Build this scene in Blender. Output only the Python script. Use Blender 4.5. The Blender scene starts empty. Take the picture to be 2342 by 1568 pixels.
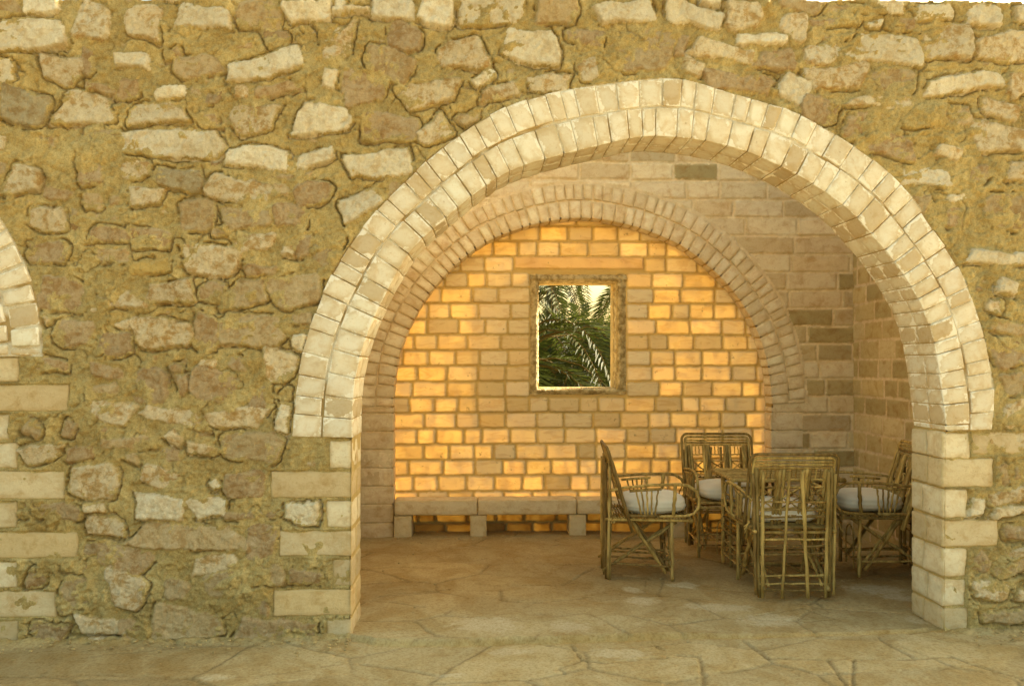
import bpy, math, random
import numpy as np
from mathutils import Vector, Matrix
R = math.radians
sc = bpy.context.scene
COL = sc.collection

# ------------------------------------------------------------------ camera, sky, sun, exposure
YAW = R(2.0); F = 1863.0; DIST = 4.8; EYE = 1.6          # photo measured on a 2342 x 1568 copy
cd = bpy.data.cameras.new('camera'); cam = bpy.data.objects.new('camera', cd); COL.objects.link(cam)
cam.location = (0, -DIST, EYE); cam.rotation_euler = (R(90), 0, -YAW)
cd.sensor_width = 36; cd.lens = F / 2342 * 36; cd.shift_y = 48 / 2342; cd.clip_end = 2000
sc.camera = cam
SUN_EL, SUN_AZ = 24.0, 62.0                                # from the right, a little behind the building
w = bpy.data.worlds.new('World'); sc.world = w; w.use_nodes = True
nt = w.node_tree; sky = nt.nodes.new('ShaderNodeTexSky'); sky.sky_type = 'NISHITA'
sky.sun_disc = False; sky.sun_elevation = R(SUN_EL); sky.sun_rotation = R(SUN_AZ)
sky.dust_density = 6.0; sky.air_density = 1.0; sky.ozone_density = 1.0
dust = nt.nodes.new('ShaderNodeMix'); dust.data_type = 'RGBA'; dust.blend_type = 'MULTIPLY'; dust.inputs[0].default_value = 1
dust.inputs[7].default_value = (1.14, 1.0, .60, 1)      # dust-laden desert air
nt.links.new(sky.outputs[0], dust.inputs[6]); nt.links.new(dust.outputs[2], nt.nodes['Background'].inputs[0]); nt.nodes['Background'].inputs[1].default_value = 0.15
ld = bpy.data.lights.new('sun', 'SUN'); sun = bpy.data.objects.new('sun', ld); COL.objects.link(sun)
ld.energy = 4.5; ld.angle = R(0.5); ld.color = (1.0, 0.92, 0.70)
sdir = Vector((math.sin(R(SUN_AZ)) * math.cos(R(SUN_EL)), math.cos(R(SUN_AZ)) * math.cos(R(SUN_EL)), math.sin(R(SUN_EL))))
sun.rotation_euler = sdir.to_track_quat('Z', 'Y').to_euler()
sun.location = sdir * 30
sc.view_settings.view_transform = 'Standard'; sc.view_settings.look = 'None'
sc.view_settings.exposure = 1.82; sc.view_settings.gamma = 1

# ------------------------------------------------------------------ picture point -> place on a plane of the scene
SN, CS = math.sin(YAW), math.cos(YAW)
def ray(px, py):
    u = (px - 1171) / F; v = (py - 832) / F
    return np.array([SN + u * CS, CS - u * SN, -v])
def onY(px, py, Y):
    d = ray(px, py); t = (Y + DIST) / d[1]; return (d[0] * t, EYE + d[2] * t)
def onX(px, py, X):
    d = ray(px, py); t = X / d[0]; return (-DIST + d[1] * t, EYE + d[2] * t)
def onZ(px, py, Z=0.0):
    d = ray(px, py); t = (Z - EYE) / d[2]; return (d[0] * t, -DIST + d[1] * t)
def camspace(xc, zc):                                     # sideways and forward distance from the camera
    return (SN * zc + CS * xc, -DIST + CS * zc - SN * xc)
def c2d(o, x, y): return ((o[0] + x / 2.7553) * .93680, (o[1] + y / 2.7553) * .93680)

# ------------------------------------------------------------------ noise
_rs = np.random.RandomState(7); TAB = _rs.rand(8, 256, 256).astype(np.float32) * 2 - 1
def vnoise(x, y, s=0):
    xi = np.floor(x).astype(np.int64); yi = np.floor(y).astype(np.int64)
    fx = x - xi; fy = y - yi; fx = fx * fx * (3 - 2 * fx); fy = fy * fy * (3 - 2 * fy)
    T = TAB[s % 8]; ox = s * 37; oy = s * 91
    a = T[(xi + ox) & 255, (yi + oy) & 255]; b = T[(xi + 1 + ox) & 255, (yi + oy) & 255]
    c = T[(xi + ox) & 255, (yi + 1 + oy) & 255]; d = T[(xi + 1 + ox) & 255, (yi + 1 + oy) & 255]
    return (a * (1 - fx) + b * fx) * (1 - fy) + (c * (1 - fx) + d * fx) * fy
def fbm(x, y, f, o=4, s=0, g=.5):
    r = 0; a = 1; n = 0
    for i in range(o):
        r = r + a * vnoise(x * f, y * f, s + i); n += a; a *= g; f *= 2.03
    return r / n
def sstep(a, b, x):
    t = np.clip((x - a) / (b - a), 0, 1); return t * t * (3 - 2 * t)
def inpoly(X, Z, poly):
    r = np.zeros(X.shape, bool); n = len(poly)
    for i in range(n):
        x0, z0 = poly[i]; x1, z1 = poly[(i + 1) % n]
        if z0 == z1: continue
        c = ((z0 > Z) != (z1 > Z)) & (X < (x1 - x0) * (Z - z0) / (z1 - z0) + x0)
        r ^= c
    return r
def segdist(X, Z, pts):
    best = np.full(X.shape, 9.0)
    for (x0, z0), (x1, z1) in zip(pts[:-1], pts[1:]):
        dx, dz = x1 - x0, z1 - z0; L = dx * dx + dz * dz + 1e-9
        t = np.clip(((X - x0) * dx + (Z - z0) * dz) / L, 0, 1)
        best = np.minimum(best, np.hypot(X - x0 - t * dx, Z - z0 - t * dz))
    return best
def smooth(pts, n=2):
    p = [tuple(a) for a in pts]
    for _ in range(n):
        q = [p[0]]
        for a, b in zip(p[:-1], p[1:]):
            q += [(a[0] * .75 + b[0] * .25, a[1] * .75 + b[1] * .25), (a[0] * .25 + b[0] * .75, a[1] * .25 + b[1] * .75)]
        p = q + [p[-1]]
    return p
def resample(pts, n):
    P = np.array(pts, float); s = np.r_[0, np.cumsum(np.hypot(*np.diff(P, axis=0).T))]
    t = np.linspace(0, s[-1], n); return np.c_[np.interp(t, s, P[:, 0]), np.interp(t, s, P[:, 1])], s[-1]

# ------------------------------------------------------------------ objects
def link(o, parent=None):
    COL.objects.link(o)
    if parent is not None: o.parent = parent
    return o
def thing(name, label, cat, loc=(0, 0, 0), rz=0, group=None):
    o = bpy.data.objects.new(name, None); link(o); o.location = loc; o.rotation_euler = (0, 0, rz)
    o.empty_display_size = .1
    o['label'] = label; o['category'] = cat
    if group: o['group'] = group
    return o
def tag(o, label, cat, group=None):
    o['label'] = label; o['category'] = cat
    if group: o['group'] = group
    return o
def mesh_np(name, V, Fq, mat, parent=None, attrs=None, smoothf=True):
    V = np.asarray(V, np.float32); Fq = np.asarray(Fq, np.int32)
    me = bpy.data.meshes.new(name); k = Fq.shape[1]
    me.vertices.add(len(V)); me.vertices.foreach_set('co', V.ravel())
    me.loops.add(Fq.size); me.loops.foreach_set('vertex_index', Fq.ravel())
    me.polygons.add(len(Fq)); me.polygons.foreach_set('loop_start', np.arange(0, Fq.size, k, dtype=np.int32))
    me.polygons.foreach_set('use_smooth', np.full(len(Fq), smoothf))
    me.update(calc_edges=True)
    for an, av in (attrs or {}).items():
        av = np.asarray(av, np.float32)
        if av.ndim == 2:
            if av.shape[1] == 3: av = np.c_[av, np.ones(len(av), np.float32)]
            a = me.color_attributes.new(an, 'FLOAT_COLOR', 'POINT'); a.data.foreach_set('color', av.ravel())
        else:
            a = me.attributes.new(an, 'FLOAT', 'POINT'); a.data.foreach_set('value', av)
    me.validate(); me.materials.append(mat)
    return link(bpy.data.objects.new(name, me), parent)
class Acc:
    def __init__(s): s.V = []; s.Q = []; s.C = []; s.E = []; s.G = []; s.n = 0
    def add(s, V, Q, col=(1, 1, 1), edge=1.0, glow=0.0):
        V = np.asarray(V, float); n = len(V)
        s.V.append(V); s.Q.append(np.asarray(Q) + s.n); s.n += n
        s.C.append(np.tile(np.array(col, float), (n, 1))); s.E.append(np.full(n, edge) if np.isscalar(edge) else edge)
        s.G.append(np.full(n, float(glow)))
    def build(s, name, mat, parent=None, smoothf=True):
        return mesh_np(name, np.vstack(s.V), np.vstack(s.Q), mat, parent,
                       {'col': np.vstack(s.C), 'edge': np.concatenate(s.E), 'glow': np.concatenate(s.G)}, smoothf)
def grid_faces(mask):
    nz, nx = mask.shape
    idx = np.arange(nz * nx).reshape(nz, nx)
    ok = mask[:-1, :-1] & mask[1:, :-1] & mask[:-1, 1:] & mask[1:, 1:]
    q = np.stack([idx[:-1, :-1], idx[:-1, 1:], idx[1:, 1:], idx[1:, :-1]], -1)[ok]
    used = np.unique(q); re = np.full(nz * nx, -1); re[used] = np.arange(len(used))
    return re[q], used

def box_axis(L, r, n):
    m = max(1, n); return np.r_[0, .35 * r, np.linspace(r, L - r, m + 1), L - .35 * r, L]
def rblock(acc, quad, y0, y1, r=.012, col=(1, 1, 1), rough=.004, seed=0, seg=(3, 3, 3), glow=0.0):
    """rounded stone block: quad = 4 (x,z) corners round the front face, from depth y0 to y1"""
    q = [np.array(p, float) for p in quad]
    a = (np.linalg.norm(q[1] - q[0]) + np.linalg.norm(q[2] - q[3])) / 2
    b = (np.linalg.norm(q[3] - q[0]) + np.linalg.norm(q[2] - q[1])) / 2
    c = y1 - y0; r = min(r, a * .4, b * .4, c * .4)
    ax = [box_axis(a, r, seg[0]), box_axis(b, r, seg[1]), box_axis(c, r, seg[2])]
    dims = np.array([a, b, c]); V = []; Q = []; n = 0
    for d in range(3):
        u, v = [i for i in range(3) if i != d]
        U, W = np.meshgrid(ax[u], ax[v], indexing='ij'); k = np.arange(U.size).reshape(U.shape)
        for side in (0, 1):
            if d == 2 and side == 1: continue
            P = np.zeros(U.shape + (3,)); P[..., u] = U; P[..., v] = W; P[..., d] = dims[d] * side
            f = np.stack([k[:-1, :-1], k[1:, :-1], k[1:, 1:], k[:-1, 1:]], -1).reshape(-1, 4)
            flip = (side == 0) ^ (d == 1)
            if flip: f = f[:, ::-1]
            V.append(P.reshape(-1, 3)); Q.append(f + n); n += U.size
    P = np.vstack(V); Q = np.vstack(Q)
    edge = np.sort(np.minimum(P, dims - P), axis=1)[:, 1] / .03     # distance to the nearest arris
    inner = np.clip(P, r, dims - r); D = P - inner; L = np.linalg.norm(D, axis=1, keepdims=True)
    N = D / np.maximum(L, 1e-9); P = inner + N * r
    nz = fbm(P[:, 0] + P[:, 2] * .7 + seed * 3.1, P[:, 1] + P[:, 2] * .5 + seed * 1.7, 22, 3, seed % 7)
    P = P + N * (nz * rough)[:, None]
    s, t = P[:, 0] / a, P[:, 1] / b
    XZ = ((1 - s) * (1 - t))[:, None] * q[0] + (s * (1 - t))[:, None] * q[1] + (s * t)[:, None] * q[2] + ((1 - s) * t)[:, None] * q[3]
    acc.add(np.c_[XZ[:, 0], y0 + P[:, 2], XZ[:, 1]], Q, col, np.clip(edge, 0, 1), glow)
def boxr(acc, x0, x1, y0, y1, z0, z1, **k): rblock(acc, [(x0, z0), (x1, z0), (x1, z1), (x0, z1)], y0, y1, **k)
def plainbox(acc, x0, x1, y0, y1, z0, z1, col=(1, 1, 1)):
    V = [(x, y, z) for z in (z0, z1) for y in (y0, y1) for x in (x0, x1)]
    acc.add(V, [(0, 2, 3, 1), (4, 5, 7, 6), (0, 1, 5, 4), (2, 6, 7, 3), (0, 4, 6, 2), (1, 3, 7, 5)], col)
def tube(acc, pts, rad, n=7, col=(1, 1, 1), flat=1.0, seed=0, wob=.0, **kw):
    P = [Vector(p) for p in pts]
    if wob and len(P) == 2:
        rg = random.Random(seed * 13 + 5); m = 9; a, b = P
        P = [a.lerp(b, i / m) + (Vector((rg.uniform(-wob, wob), rg.uniform(-wob, wob), rg.uniform(-wob, wob))) if 0 < i < m else Vector()) for i in range(m + 1)]
    V = []; Q = []; up = None
    for i, p in enumerate(P):
        t = (P[min(i + 1, len(P) - 1)] - P[max(i - 1, 0)]).normalized()
        if up is None:
            up = Vector((0, 0, 1)) if abs(t.z) < .9 else Vector((0, 1, 0))
        s = t.cross(up).normalized(); up = s.cross(t).normalized()
        r = rad[min(i, len(rad) - 1)] if isinstance(rad, (list, tuple)) else rad
        if wob: r = r * random.Random(seed * 7 + i).choice([.94, .97, .95, 1.0, 1.22])
        for k in range(n):
            a = 2 * math.pi * k / n; V.append(p + s * (math.cos(a) * r) + up * (math.sin(a) * r * flat))
    for i in range(len(P) - 1):
        for k in range(n): Q.append((i * n + k, i * n + (k + 1) % n, (i + 1) * n + (k + 1) % n, (i + 1) * n + k))
    c0 = len(V); V.append(P[0]); V.append(P[-1]); m = (len(P) - 1) * n
    for k in range(0, n, 1):
        Q.append((c0, (k + 1) % n, k, k)); Q.append((c0 + 1, m + k, m + (k + 1) % n, m + (k + 1) % n))
    Q3 = Q; V = [tuple(v) for v in V]
    # caps are degenerate quads: give them a true fourth corner
    Qn = [q for q in Q3 if len(set(q)) == 4]
    for off, c, rev in ((0, c0, True), (m, c0 + 1, False)):
        for k in range(0, n - 1, 2):
            q = (c, off + k, off + (k + 1) % n, off + (k + 2) % n)
            Qn.append(q[::-1] if rev else q)
    if n % 2:
        e = len(V)
        for off, c, rev in ((0, c0, True), (m, c0 + 1, False)):
            mid = (Vector(V[off + n - 1]) + Vector(V[off])) / 2; V.append(tuple(mid)); e2 = len(V) - 1
            q = (c, off + n - 1, e2, off); Qn.append(q[::-1] if rev else q)
    acc.add(V, Qn, col)

# ------------------------------------------------------------------ materials
def mat_new(name):
    m = bpy.data.materials.new(name); m.use_nodes = True; nt = m.node_tree
    b = nt.nodes['Principled BSDF']; b.inputs['Roughness'].default_value = .85
    b.inputs['Specular IOR Level'].default_value = .25
    return m, nt, b
class NB:
    """small node helper"""
    def __init__(s, nt): s.nt = nt; s.L = nt.links.new
    def n(s, t, **k):
        o = s.nt.nodes.new(t)
        for a, v in k.items(): setattr(o, a, v)
        return o
    def pos(s, scale=(1, 1, 1)):
        g = s.n('ShaderNodeTexCoord'); m = s.n('ShaderNodeMapping'); m.inputs['Scale'].default_value = scale
        s.L(g.outputs['Object'], m.inputs['Vector']); return m.outputs[0]
    def noise(s, vec, sc, det=5, rough=.6, dist=0):
        o = s.n('ShaderNodeTexNoise'); o.inputs['Scale'].default_value = sc; o.inputs['Detail'].default_value = det
        o.inputs['Roughness'].default_value = rough; o.inputs['Distortion'].default_value = dist
        s.L(vec, o.inputs['Vector']); return o.outputs['Fac']
    def ramp(s, fac, a, b, lo=0.0, hi=1.0):
        o = s.n('ShaderNodeMapRange'); o.interpolation_type = 'SMOOTHSTEP'
        o.inputs['From Min'].default_value = a; o.inputs['From Max'].default_value = b
        o.inputs['To Min'].default_value = lo; o.inputs['To Max'].default_value = hi
        s.L(fac, o.inputs['Value']); return o.outputs['Result']
    def mix(s, fac, a, b, mode='MIX'):
        o = s.n('ShaderNodeMix', data_type='RGBA', blend_type=mode)
        for i, v in ((0, fac), (6, a), (7, b)):
            if isinstance(v, (float, int)): o.inputs[i].default_value = v
            elif isinstance(v, tuple): o.inputs[i].default_value = (*v, 1)
            else: s.L(v, o.inputs[i])
        return o.outputs[2]
    def math(s, op, a, b=0.0):
        o = s.n('ShaderNodeMath', operation=op)
        for i, v in ((0, a), (1, b)):
            if isinstance(v, (float, int)): o.inputs[i].default_value = v
            else: s.L(v, o.inputs[i])
        return o.outputs[0]
    def attr(s, name, out='Fac'):
        o = s.n('ShaderNodeAttribute'); o.attribute_name = name; return o.outputs[out]
    def bump(s, h, strength, dist, prev=None):
        o = s.n('ShaderNodeBump'); o.inputs['Strength'].default_value = strength; o.inputs['Distance'].default_value = dist
        s.L(h, o.inputs['Height'])
        if prev is not None: s.L(prev, o.inputs['Normal'])
        return o.outputs[0]

MORTAR = (.65, .54, .27)
def m_rubble():
    m, nt, b = mat_new('rubble_masonry'); k = NB(nt); P = k.pos()
    col = k.attr('col', 'Color'); st = k.attr('edge')             # edge: 1 on stone, 0 on mortar ; glow: white mineral amount
    big = k.noise(P, 5, 6, .65, .6); med = k.noise(P, 17, 6, .7, .4); fine = k.noise(P, 120, 4, .7)
    Ps = k.pos((9, 9, 13)); streak = k.noise(Ps, 1.2, 6, .7, 1.0)
    # mineral blotches inside stones: pale crystalline against brown crust
    g = k.attr('glow')
    f = k.math('ADD', k.math('MULTIPLY', med, .65), k.math('MULTIPLY', streak, .35))
    crust = k.math('MULTIPLY', k.ramp(f, .46, .60), k.ramp(g, .0, .9, .25, 1))
    c1 = k.mix(crust, col, k.mix(1.0, col, (.70, .55, .34), 'MULTIPLY'))
    c1 = k.mix(k.math('MULTIPLY', k.ramp(f, .43, .34), k.math('MULTIPLY', g, .7)), c1, (.86, .79, .62))
    c1 = k.mix(k.ramp(k.noise(P, 40, 5, .75), .60, .74, 0, .45), c1, (.24, .15, .06))
    mo = k.mix(k.ramp(big, .35, .65), col, k.mix(1.0, col, (.86, .80, .68), 'MULTIPLY'))
    mo = k.mix(k.ramp(med, .52, .72, 0, .6), mo, (.68, .575, .31))
    c = k.mix(k.ramp(st, .3, .7), mo, c1)
    c = k.mix(k.math('MULTIPLY', k.ramp(fine, .42, .66, 0, .6), k.math('SUBTRACT', 1.0, k.math('MULTIPLY', st, .5))), c, k.mix(1.0, c, (.62, .54, .40), 'MULTIPLY'))
    rougher = k.math('SUBTRACT', 1.0, k.math('MULTIPLY', st, .55))
    c = k.mix(k.math('MULTIPLY', k.ramp(k.noise(P, 55, 6, .8), .56, .68, 0, .55), rougher), c, k.mix(1.0, c, (.55, .44, .28), 'MULTIPLY'))
    c = k.mix(k.ramp(k.noise(P, 2.3, 5, .65), .42, .62, 0, .45), c, k.mix(1.0, c, (.80, .74, .62), 'MULTIPLY'))
    nt.links.new(c, b.inputs['Base Color'])
    h = k.math('ADD', k.math('MULTIPLY', fine, .35), k.noise(P, 45, 6, .75))
    nt.links.new(k.bump(h, .9, .018), b.inputs['Normal'])
    return m
def m_block(name, stain=(.62, .45, .24), smear=(.82, .74, .60), smear_amt=.5, vein=.5, bump=.4, rough=.8):
    m, nt, b = mat_new(name); k = NB(nt); P = k.pos()
    col = k.attr('col', 'Color'); e = k.attr('edge')
    med = k.noise(P, 9, 6, .65, .5); fine = k.noise(P, 90, 4, .7); Ps = k.pos((5, 5, 9)); v = k.noise(Ps, 1.6, 7, .72, .4)
    c = k.mix(k.math('MULTIPLY', k.ramp(v, .42, .72), vein), col, k.mix(1.0, col, stain, 'MULTIPLY'))
    c = k.mix(k.ramp(med, .48, .70, 0, .6), c, k.mix(1.0, c, stain, 'MULTIPLY'))
    c = k.mix(k.ramp(k.noise(P, 60, 6, .8), .5, .68, 0, .35), c, k.mix(1.0, c, stain, 'MULTIPLY'))
    c = k.mix(k.ramp(k.noise(P, 30, 5, .75), .62, .74, 0, .5), c, (.30, .20, .09))
    # ochre dust near the arrises, lime smears coming off the joints
    dust = k.math('MULTIPLY', k.ramp(e, .85, 0.0), k.ramp(k.noise(P, 14, 4, .6), .30, .58))
    c = k.mix(k.math('MULTIPLY', dust, .7), c, (.58, .44, .24))
    sm = k.math('MULTIPLY', k.ramp(k.math('ADD', k.noise(P, 11, 7, .72, .3), k.math('MULTIPLY', k.math('SUBTRACT', .40, e), .36)), .56, .65), smear_amt)
    c = k.mix(sm, c, smear)
    nt.links.new(c, b.inputs['Base Color']); b.inputs['Roughness'].default_value = rough
    h = k.math('ADD', k.math('MULTIPLY', fine, .3), k.math('ADD', k.noise(P, 28, 6, .7), k.math('MULTIPLY', sm, .5)))
    nt.links.new(k.bump(h, bump, .008), b.inputs['Normal'])
    return m
def m_glow():
    """alabaster blocks: sun on their far side shines through"""
    m, nt, b = mat_new('translucent_alabaster'); k = NB(nt); P = k.pos()
    col = k.attr('col', 'Color'); e = k.attr('edge'); g = k.attr('glow')
    med = k.noise(P, 7, 5, .6, .6); Ps = k.pos((4, 4, 14)); v = k.noise(Ps, 1.2, 5, .6, 1.2)
    spots = k.ramp(k.noise(P, 16, 5, .75), .62, .69)
    c = k.mix(k.ramp(v, .5, .62, 0, .35), col, k.mix(1.0, col, (.72, .55, .34), 'MULTIPLY'))
    c = k.mix(k.math('MULTIPLY', spots, .6), c, (.22, .15, .06))
    c = k.mix(k.math('MULTIPLY', k.ramp(e, .75, .05), .55), c, (.50, .35, .13))
    b.inputs['Roughness'].default_value = .6
    nt.links.new(c, b.inputs['Base Color'])
    nt.links.new(k.bump(k.noise(P, 60, 5, .7), .3, .006), b.inputs['Normal'])
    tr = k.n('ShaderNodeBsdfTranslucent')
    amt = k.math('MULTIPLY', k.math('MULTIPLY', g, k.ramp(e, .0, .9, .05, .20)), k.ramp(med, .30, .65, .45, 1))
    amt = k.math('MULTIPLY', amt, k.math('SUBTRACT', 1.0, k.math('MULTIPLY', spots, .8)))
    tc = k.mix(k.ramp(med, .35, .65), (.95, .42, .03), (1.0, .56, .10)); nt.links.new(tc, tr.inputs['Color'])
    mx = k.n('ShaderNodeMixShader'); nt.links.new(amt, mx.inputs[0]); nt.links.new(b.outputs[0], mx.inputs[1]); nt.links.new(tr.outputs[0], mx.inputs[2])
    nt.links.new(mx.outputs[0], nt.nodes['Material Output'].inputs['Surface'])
    return m
def m_ground():
    m, nt, b = mat_new('flagstones_and_sand'); k = NB(nt); P = k.pos()
    col = k.attr('col', 'Color'); pale = k.attr('glow')
    a = k.noise(P, 3, 6, .65, .8); f = k.noise(P, 60, 5, .75); d = k.noise(P, 14, 6, .7, .5)
    c = k.mix(k.ramp(a, .38, .66, 0, .8), col, k.mix(1.0, col, (.76, .66, .48), 'MULTIPLY'))
    c = k.mix(k.math('MULTIPLY', k.ramp(k.math('ADD', pale, k.math('MULTIPLY', k.math('SUBTRACT', d, .5), 1.6)), .40, .85), .55), c, (.66, .61, .46))
    c = k.mix(k.ramp(f, .42, .68, 0, .6), c, k.mix(1.0, c, (.58, .48, .34), 'MULTIPLY'))
    c = k.mix(k.ramp(k.noise(P, 22, 6, .8), .5, .66, 0, .5), c, k.mix(1.0, c, (.66, .54, .36), 'MULTIPLY'))
    nt.links.new(c, b.inputs['Base Color'])
    nt.links.new(k.bump(k.math('ADD', f, k.math('MULTIPLY', d, 1.5)), .5, .008), b.inputs['Normal'])
    return m
def m_simple(name, c1, c2, sc=8, stretch=(1, 1, 1), rough=.8, bump=.3, bd=.004, trans=None, det=5):
    m, nt, b = mat_new(name); k = NB(nt); P = k.pos(stretch)
    n = k.noise(P, sc, det, .65, .3); c = k.mix(k.ramp(n, .35, .65), c1, c2)
    c = k.mix(1.0, c, k.attr('col', 'Color'), 'MULTIPLY')
    nt.links.new(c, b.inputs['Base Color']); b.inputs['Roughness'].default_value = rough
    nt.links.new(k.bump(k.noise(P, sc * 5, 4, .7), bump, bd), b.inputs['Normal'])
    if trans:
        tr = k.n('ShaderNodeBsdfTranslucent'); tr.inputs[0].default_value = (*trans, 1)
        mx = k.n('ShaderNodeMixShader'); mx.inputs[0].default_value = .4
        nt.links.new(b.outputs[0], mx.inputs[1]); nt.links.new(tr.outputs[0], mx.inputs[2])
        nt.links.new(mx.outputs[0], nt.nodes['Material Output'].inputs['Surface'])
    return m
M_RUB = m_rubble()
M_RING = m_block('white_alabaster_block', stain=(.80, .66, .46), smear=(.95, .93, .86), smear_amt=.85, vein=.35, bump=.3)
M_QUOIN = m_block('cut_jamb_stone', smear=(.66, .54, .30), smear_amt=.5, vein=.5, stain=(.72, .57, .36), bump=.7)
M_INNER = m_block('pink_limestone_block', stain=(.70, .52, .32), smear=(.78, .64, .46), smear_amt=.5, vein=.45)
M_GLOW = m_glow()
M_FLOOR = m_ground()
M_PLAST = m_simple('ochre_plaster', (.56, .42, .19), (.46, .34, .14), 6, bump=.6, bd=.01)
M_FRAME = m_simple('combed_plaster', (.66, .54, .31), (.30, .215, .09), 16, bump=.8, bd=.008)
M_CANE = m_simple('dry_palm_rib', (.50, .365, .14), (.25, .165, .05), 5, (6, 6, 1.2), rough=.6, bump=.35)
M_CUSH = m_simple('white_cotton', (.82, .79, .72), (.76, .72, .64), 5, rough=.95, bump=.15, bd=.01)
M_LEAF = m_simple('palm_leaf', (.022, .036, .008), (.045, .055, .012), 3, rough=.6, bump=.1, trans=(.06, .075, .012))
M_TRUNK = m_simple('palm_trunk', (.11, .08, .03), (.08, .05, .025), 10, rough=.9, bump=.8, bd=.03)
M_SAND = m_simple('desert_sand', (.42, .33, .18), (.35, .27, .14), 2, bump=.3, bd=.02)

# ------------------------------------------------------------------ stamping stones into a height field
def warp(X, Z, a=.010, b=.004, s=0):
    return (X + a * fbm(X, Z, 7, 2, s) + b * fbm(X, Z, 30, 2, s + 2), Z + a * fbm(X, Z, 7, 2, s + 3) + b * fbm(X, Z, 30, 2, s + 5))
def stamp(xs, zs, Xw, Zw, S, edge=.02):
    """S: list of (cx,cz,w,h,ang,r,height,colour,glow,irr). Returns height, distance, colour, glow, stone profile"""
    sh = Xw.shape; D = np.full(sh, 1.0); H = np.full(sh, -1.0); C = np.zeros(sh + (3,)); G = np.zeros(sh); E = np.zeros(sh)
    st = xs[1] - xs[0]
    for n, (cx, cz, w, h, ang, r, ht, col, gl, irr) in enumerate(S):
        R_ = math.hypot(w, h) / 2 + .06
        i0, i1 = np.searchsorted(xs, [cx - R_, cx + R_]); j0, j1 = np.searchsorted(zs, [cz - R_, cz + R_])
        if i1 <= i0 or j1 <= j0: continue
        sl = (slice(j0, j1), slice(i0, i1)); rg = random.Random(n * 17 + 3)
        ca, sa = math.cos(ang), math.sin(ang); dx = Xw[sl] - cx; dz = Zw[sl] - cz
        u = dx * ca + dz * sa; v = -dx * sa + dz * ca
        a = w / 2; b = h / 2
        un, vn = u / a, v / b
        if irr:
            u = u * (1 + irr * rg.uniform(-.22, .22) * vn) + irr * rg.uniform(-.15, .15) * v
            v = v * (1 + irr * rg.uniform(-.22, .22) * un) + irr * .05 * b * np.sin(un * rg.uniform(2, 4) + rg.uniform(0, 6))
        qx = np.abs(u) - (a - r); qy = np.abs(v) - (b - r)
        d = np.hypot(np.maximum(qx, 0), np.maximum(qy, 0)) + np.minimum(np.maximum(qx, qy), 0) - r
        if irr:                                            # knock corners off
            for _ in range(3):
                t = rg.uniform(0, 6.28); c_, s_ = math.cos(t), math.sin(t)
                ext = abs(c_) * a + abs(s_) * b
                d = np.maximum(d, (u * c_ + v * s_) - ext * rg.uniform(.74, .96))
        tl = (rg.uniform(-1, 1), rg.uniform(-1, 1))
        prof = sstep(0, edge, -d)
        hh = ht * (prof ** .6) * (1 + .30 * irr * (tl[0] * un + tl[1] * vn))
        new = d < D[sl]
        D[sl] = np.where(new, d, D[sl]); ins = (d < .006) & new
        H[sl] = np.where(ins, hh, H[sl]); C[sl] = np.where(ins[..., None], np.array(col), C[sl]); G[sl] = np.where(ins, gl, G[sl])
        E[sl] = np.where(ins, np.clip(-d / .03, 0, 1), E[sl])
    return H, D, C, G, E

# ================================================================== FRONT WALL
ARCH_IN = [(807, 1000), (807, 940), (812, 865), (839, 762), (876, 684), (912, 616), (950, 558), (998, 520), (1040, 481), (1099, 434), (1150, 400), (1201, 378), (1259, 362),
           (1317, 347), (1378, 333), (1439, 318), (1487, 312), (1546, 317), (1590, 321), (1644, 332), (1699, 347), (1750, 367), (1804, 393), (1852, 420), (1906, 457), (1947, 491),
           (1975, 525), (2020, 572), (2063, 633), (2090, 678), (2115, 729), (2131, 790), (2142, 858), (2152, 933), (2157, 984)]
ARCH_OUT = [(670, 997), (674, 940), (680, 885), (700, 776), (722, 722), (748, 650), (782, 593), (806, 552), (840, 510), (883, 460), (935, 410), (985, 360), (1040, 318), (1105, 274), (1165, 243),
            (1235, 220), (1310, 206), (1400, 194), (1470, 186), (1546, 181), (1607, 198), (1699, 228), (1784, 247), (1828, 265), (1886, 299), (1937, 330), (1984, 361), (2049, 418), (2096, 473),
            (2128, 528), (2178, 593), (2212, 671), (2243, 763), (2258, 837), (2268, 900), (2262, 982)]
cin = smooth([onY(*p, 0) for p in ARCH_IN]); cout = smooth([onY(*p, 0) for p in ARCH_OUT])
JL = onY(803, 1465, 0)[0]; JR = onY(2153, 1435, 0)[0]
TH = .34                                                    # wall thickness
# the neighbouring arch, cut by the left edge of the photograph
lc = onY(-475, 815, 0); lro = onY(105, 815, 0)[0] - lc[0]; lri = onY(-45, 815, 0)[0] - lc[0]
lin = [(lc[0] + lri * math.cos(t), lc[1] + lri * math.sin(t)) for t in np.linspace(math.pi, 0, 50)]
lout = [(lc[0] + lro * math.cos(t), lc[1] + lro * math.sin(t)) for t in np.linspace(math.pi, 0, 50)]
open_main = [(JL, -.2)] + [tuple(p) for p in cin] + [(JR, -.2)]
open_left = [(lc[0] - lri, -.2)] + lin + [(lc[0] + lri, -.2)]
def grow(poly, e):
    cx = sum(p[0] for p in poly) / len(poly); cz = 1.2
    return [(p[0] + e * (1 if p[0] > cx else -1) * min(1, abs(p[0] - cx) * 2), p[1] + (e if p[1] > cz else 0)) for p in poly]
TOPP = [(-3000, 4), (0, 1), (150, 2), (450, -1), (900, 1), (1100, -6), (1700, -4), (1780, 0), (1850, 6), (2000, 8), (2342, 8), (4000, 12)]
topx = [onY(a, b, 0)[0] for a, b in TOPP]; topz = [onY(a, b, 0)[1] for a, b in TOPP]
def wall_top(x): return np.interp(x, topx, topz) + .010 * fbm(np.asarray(x), np.asarray(x) * 0, 6, 4, 2)

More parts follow.
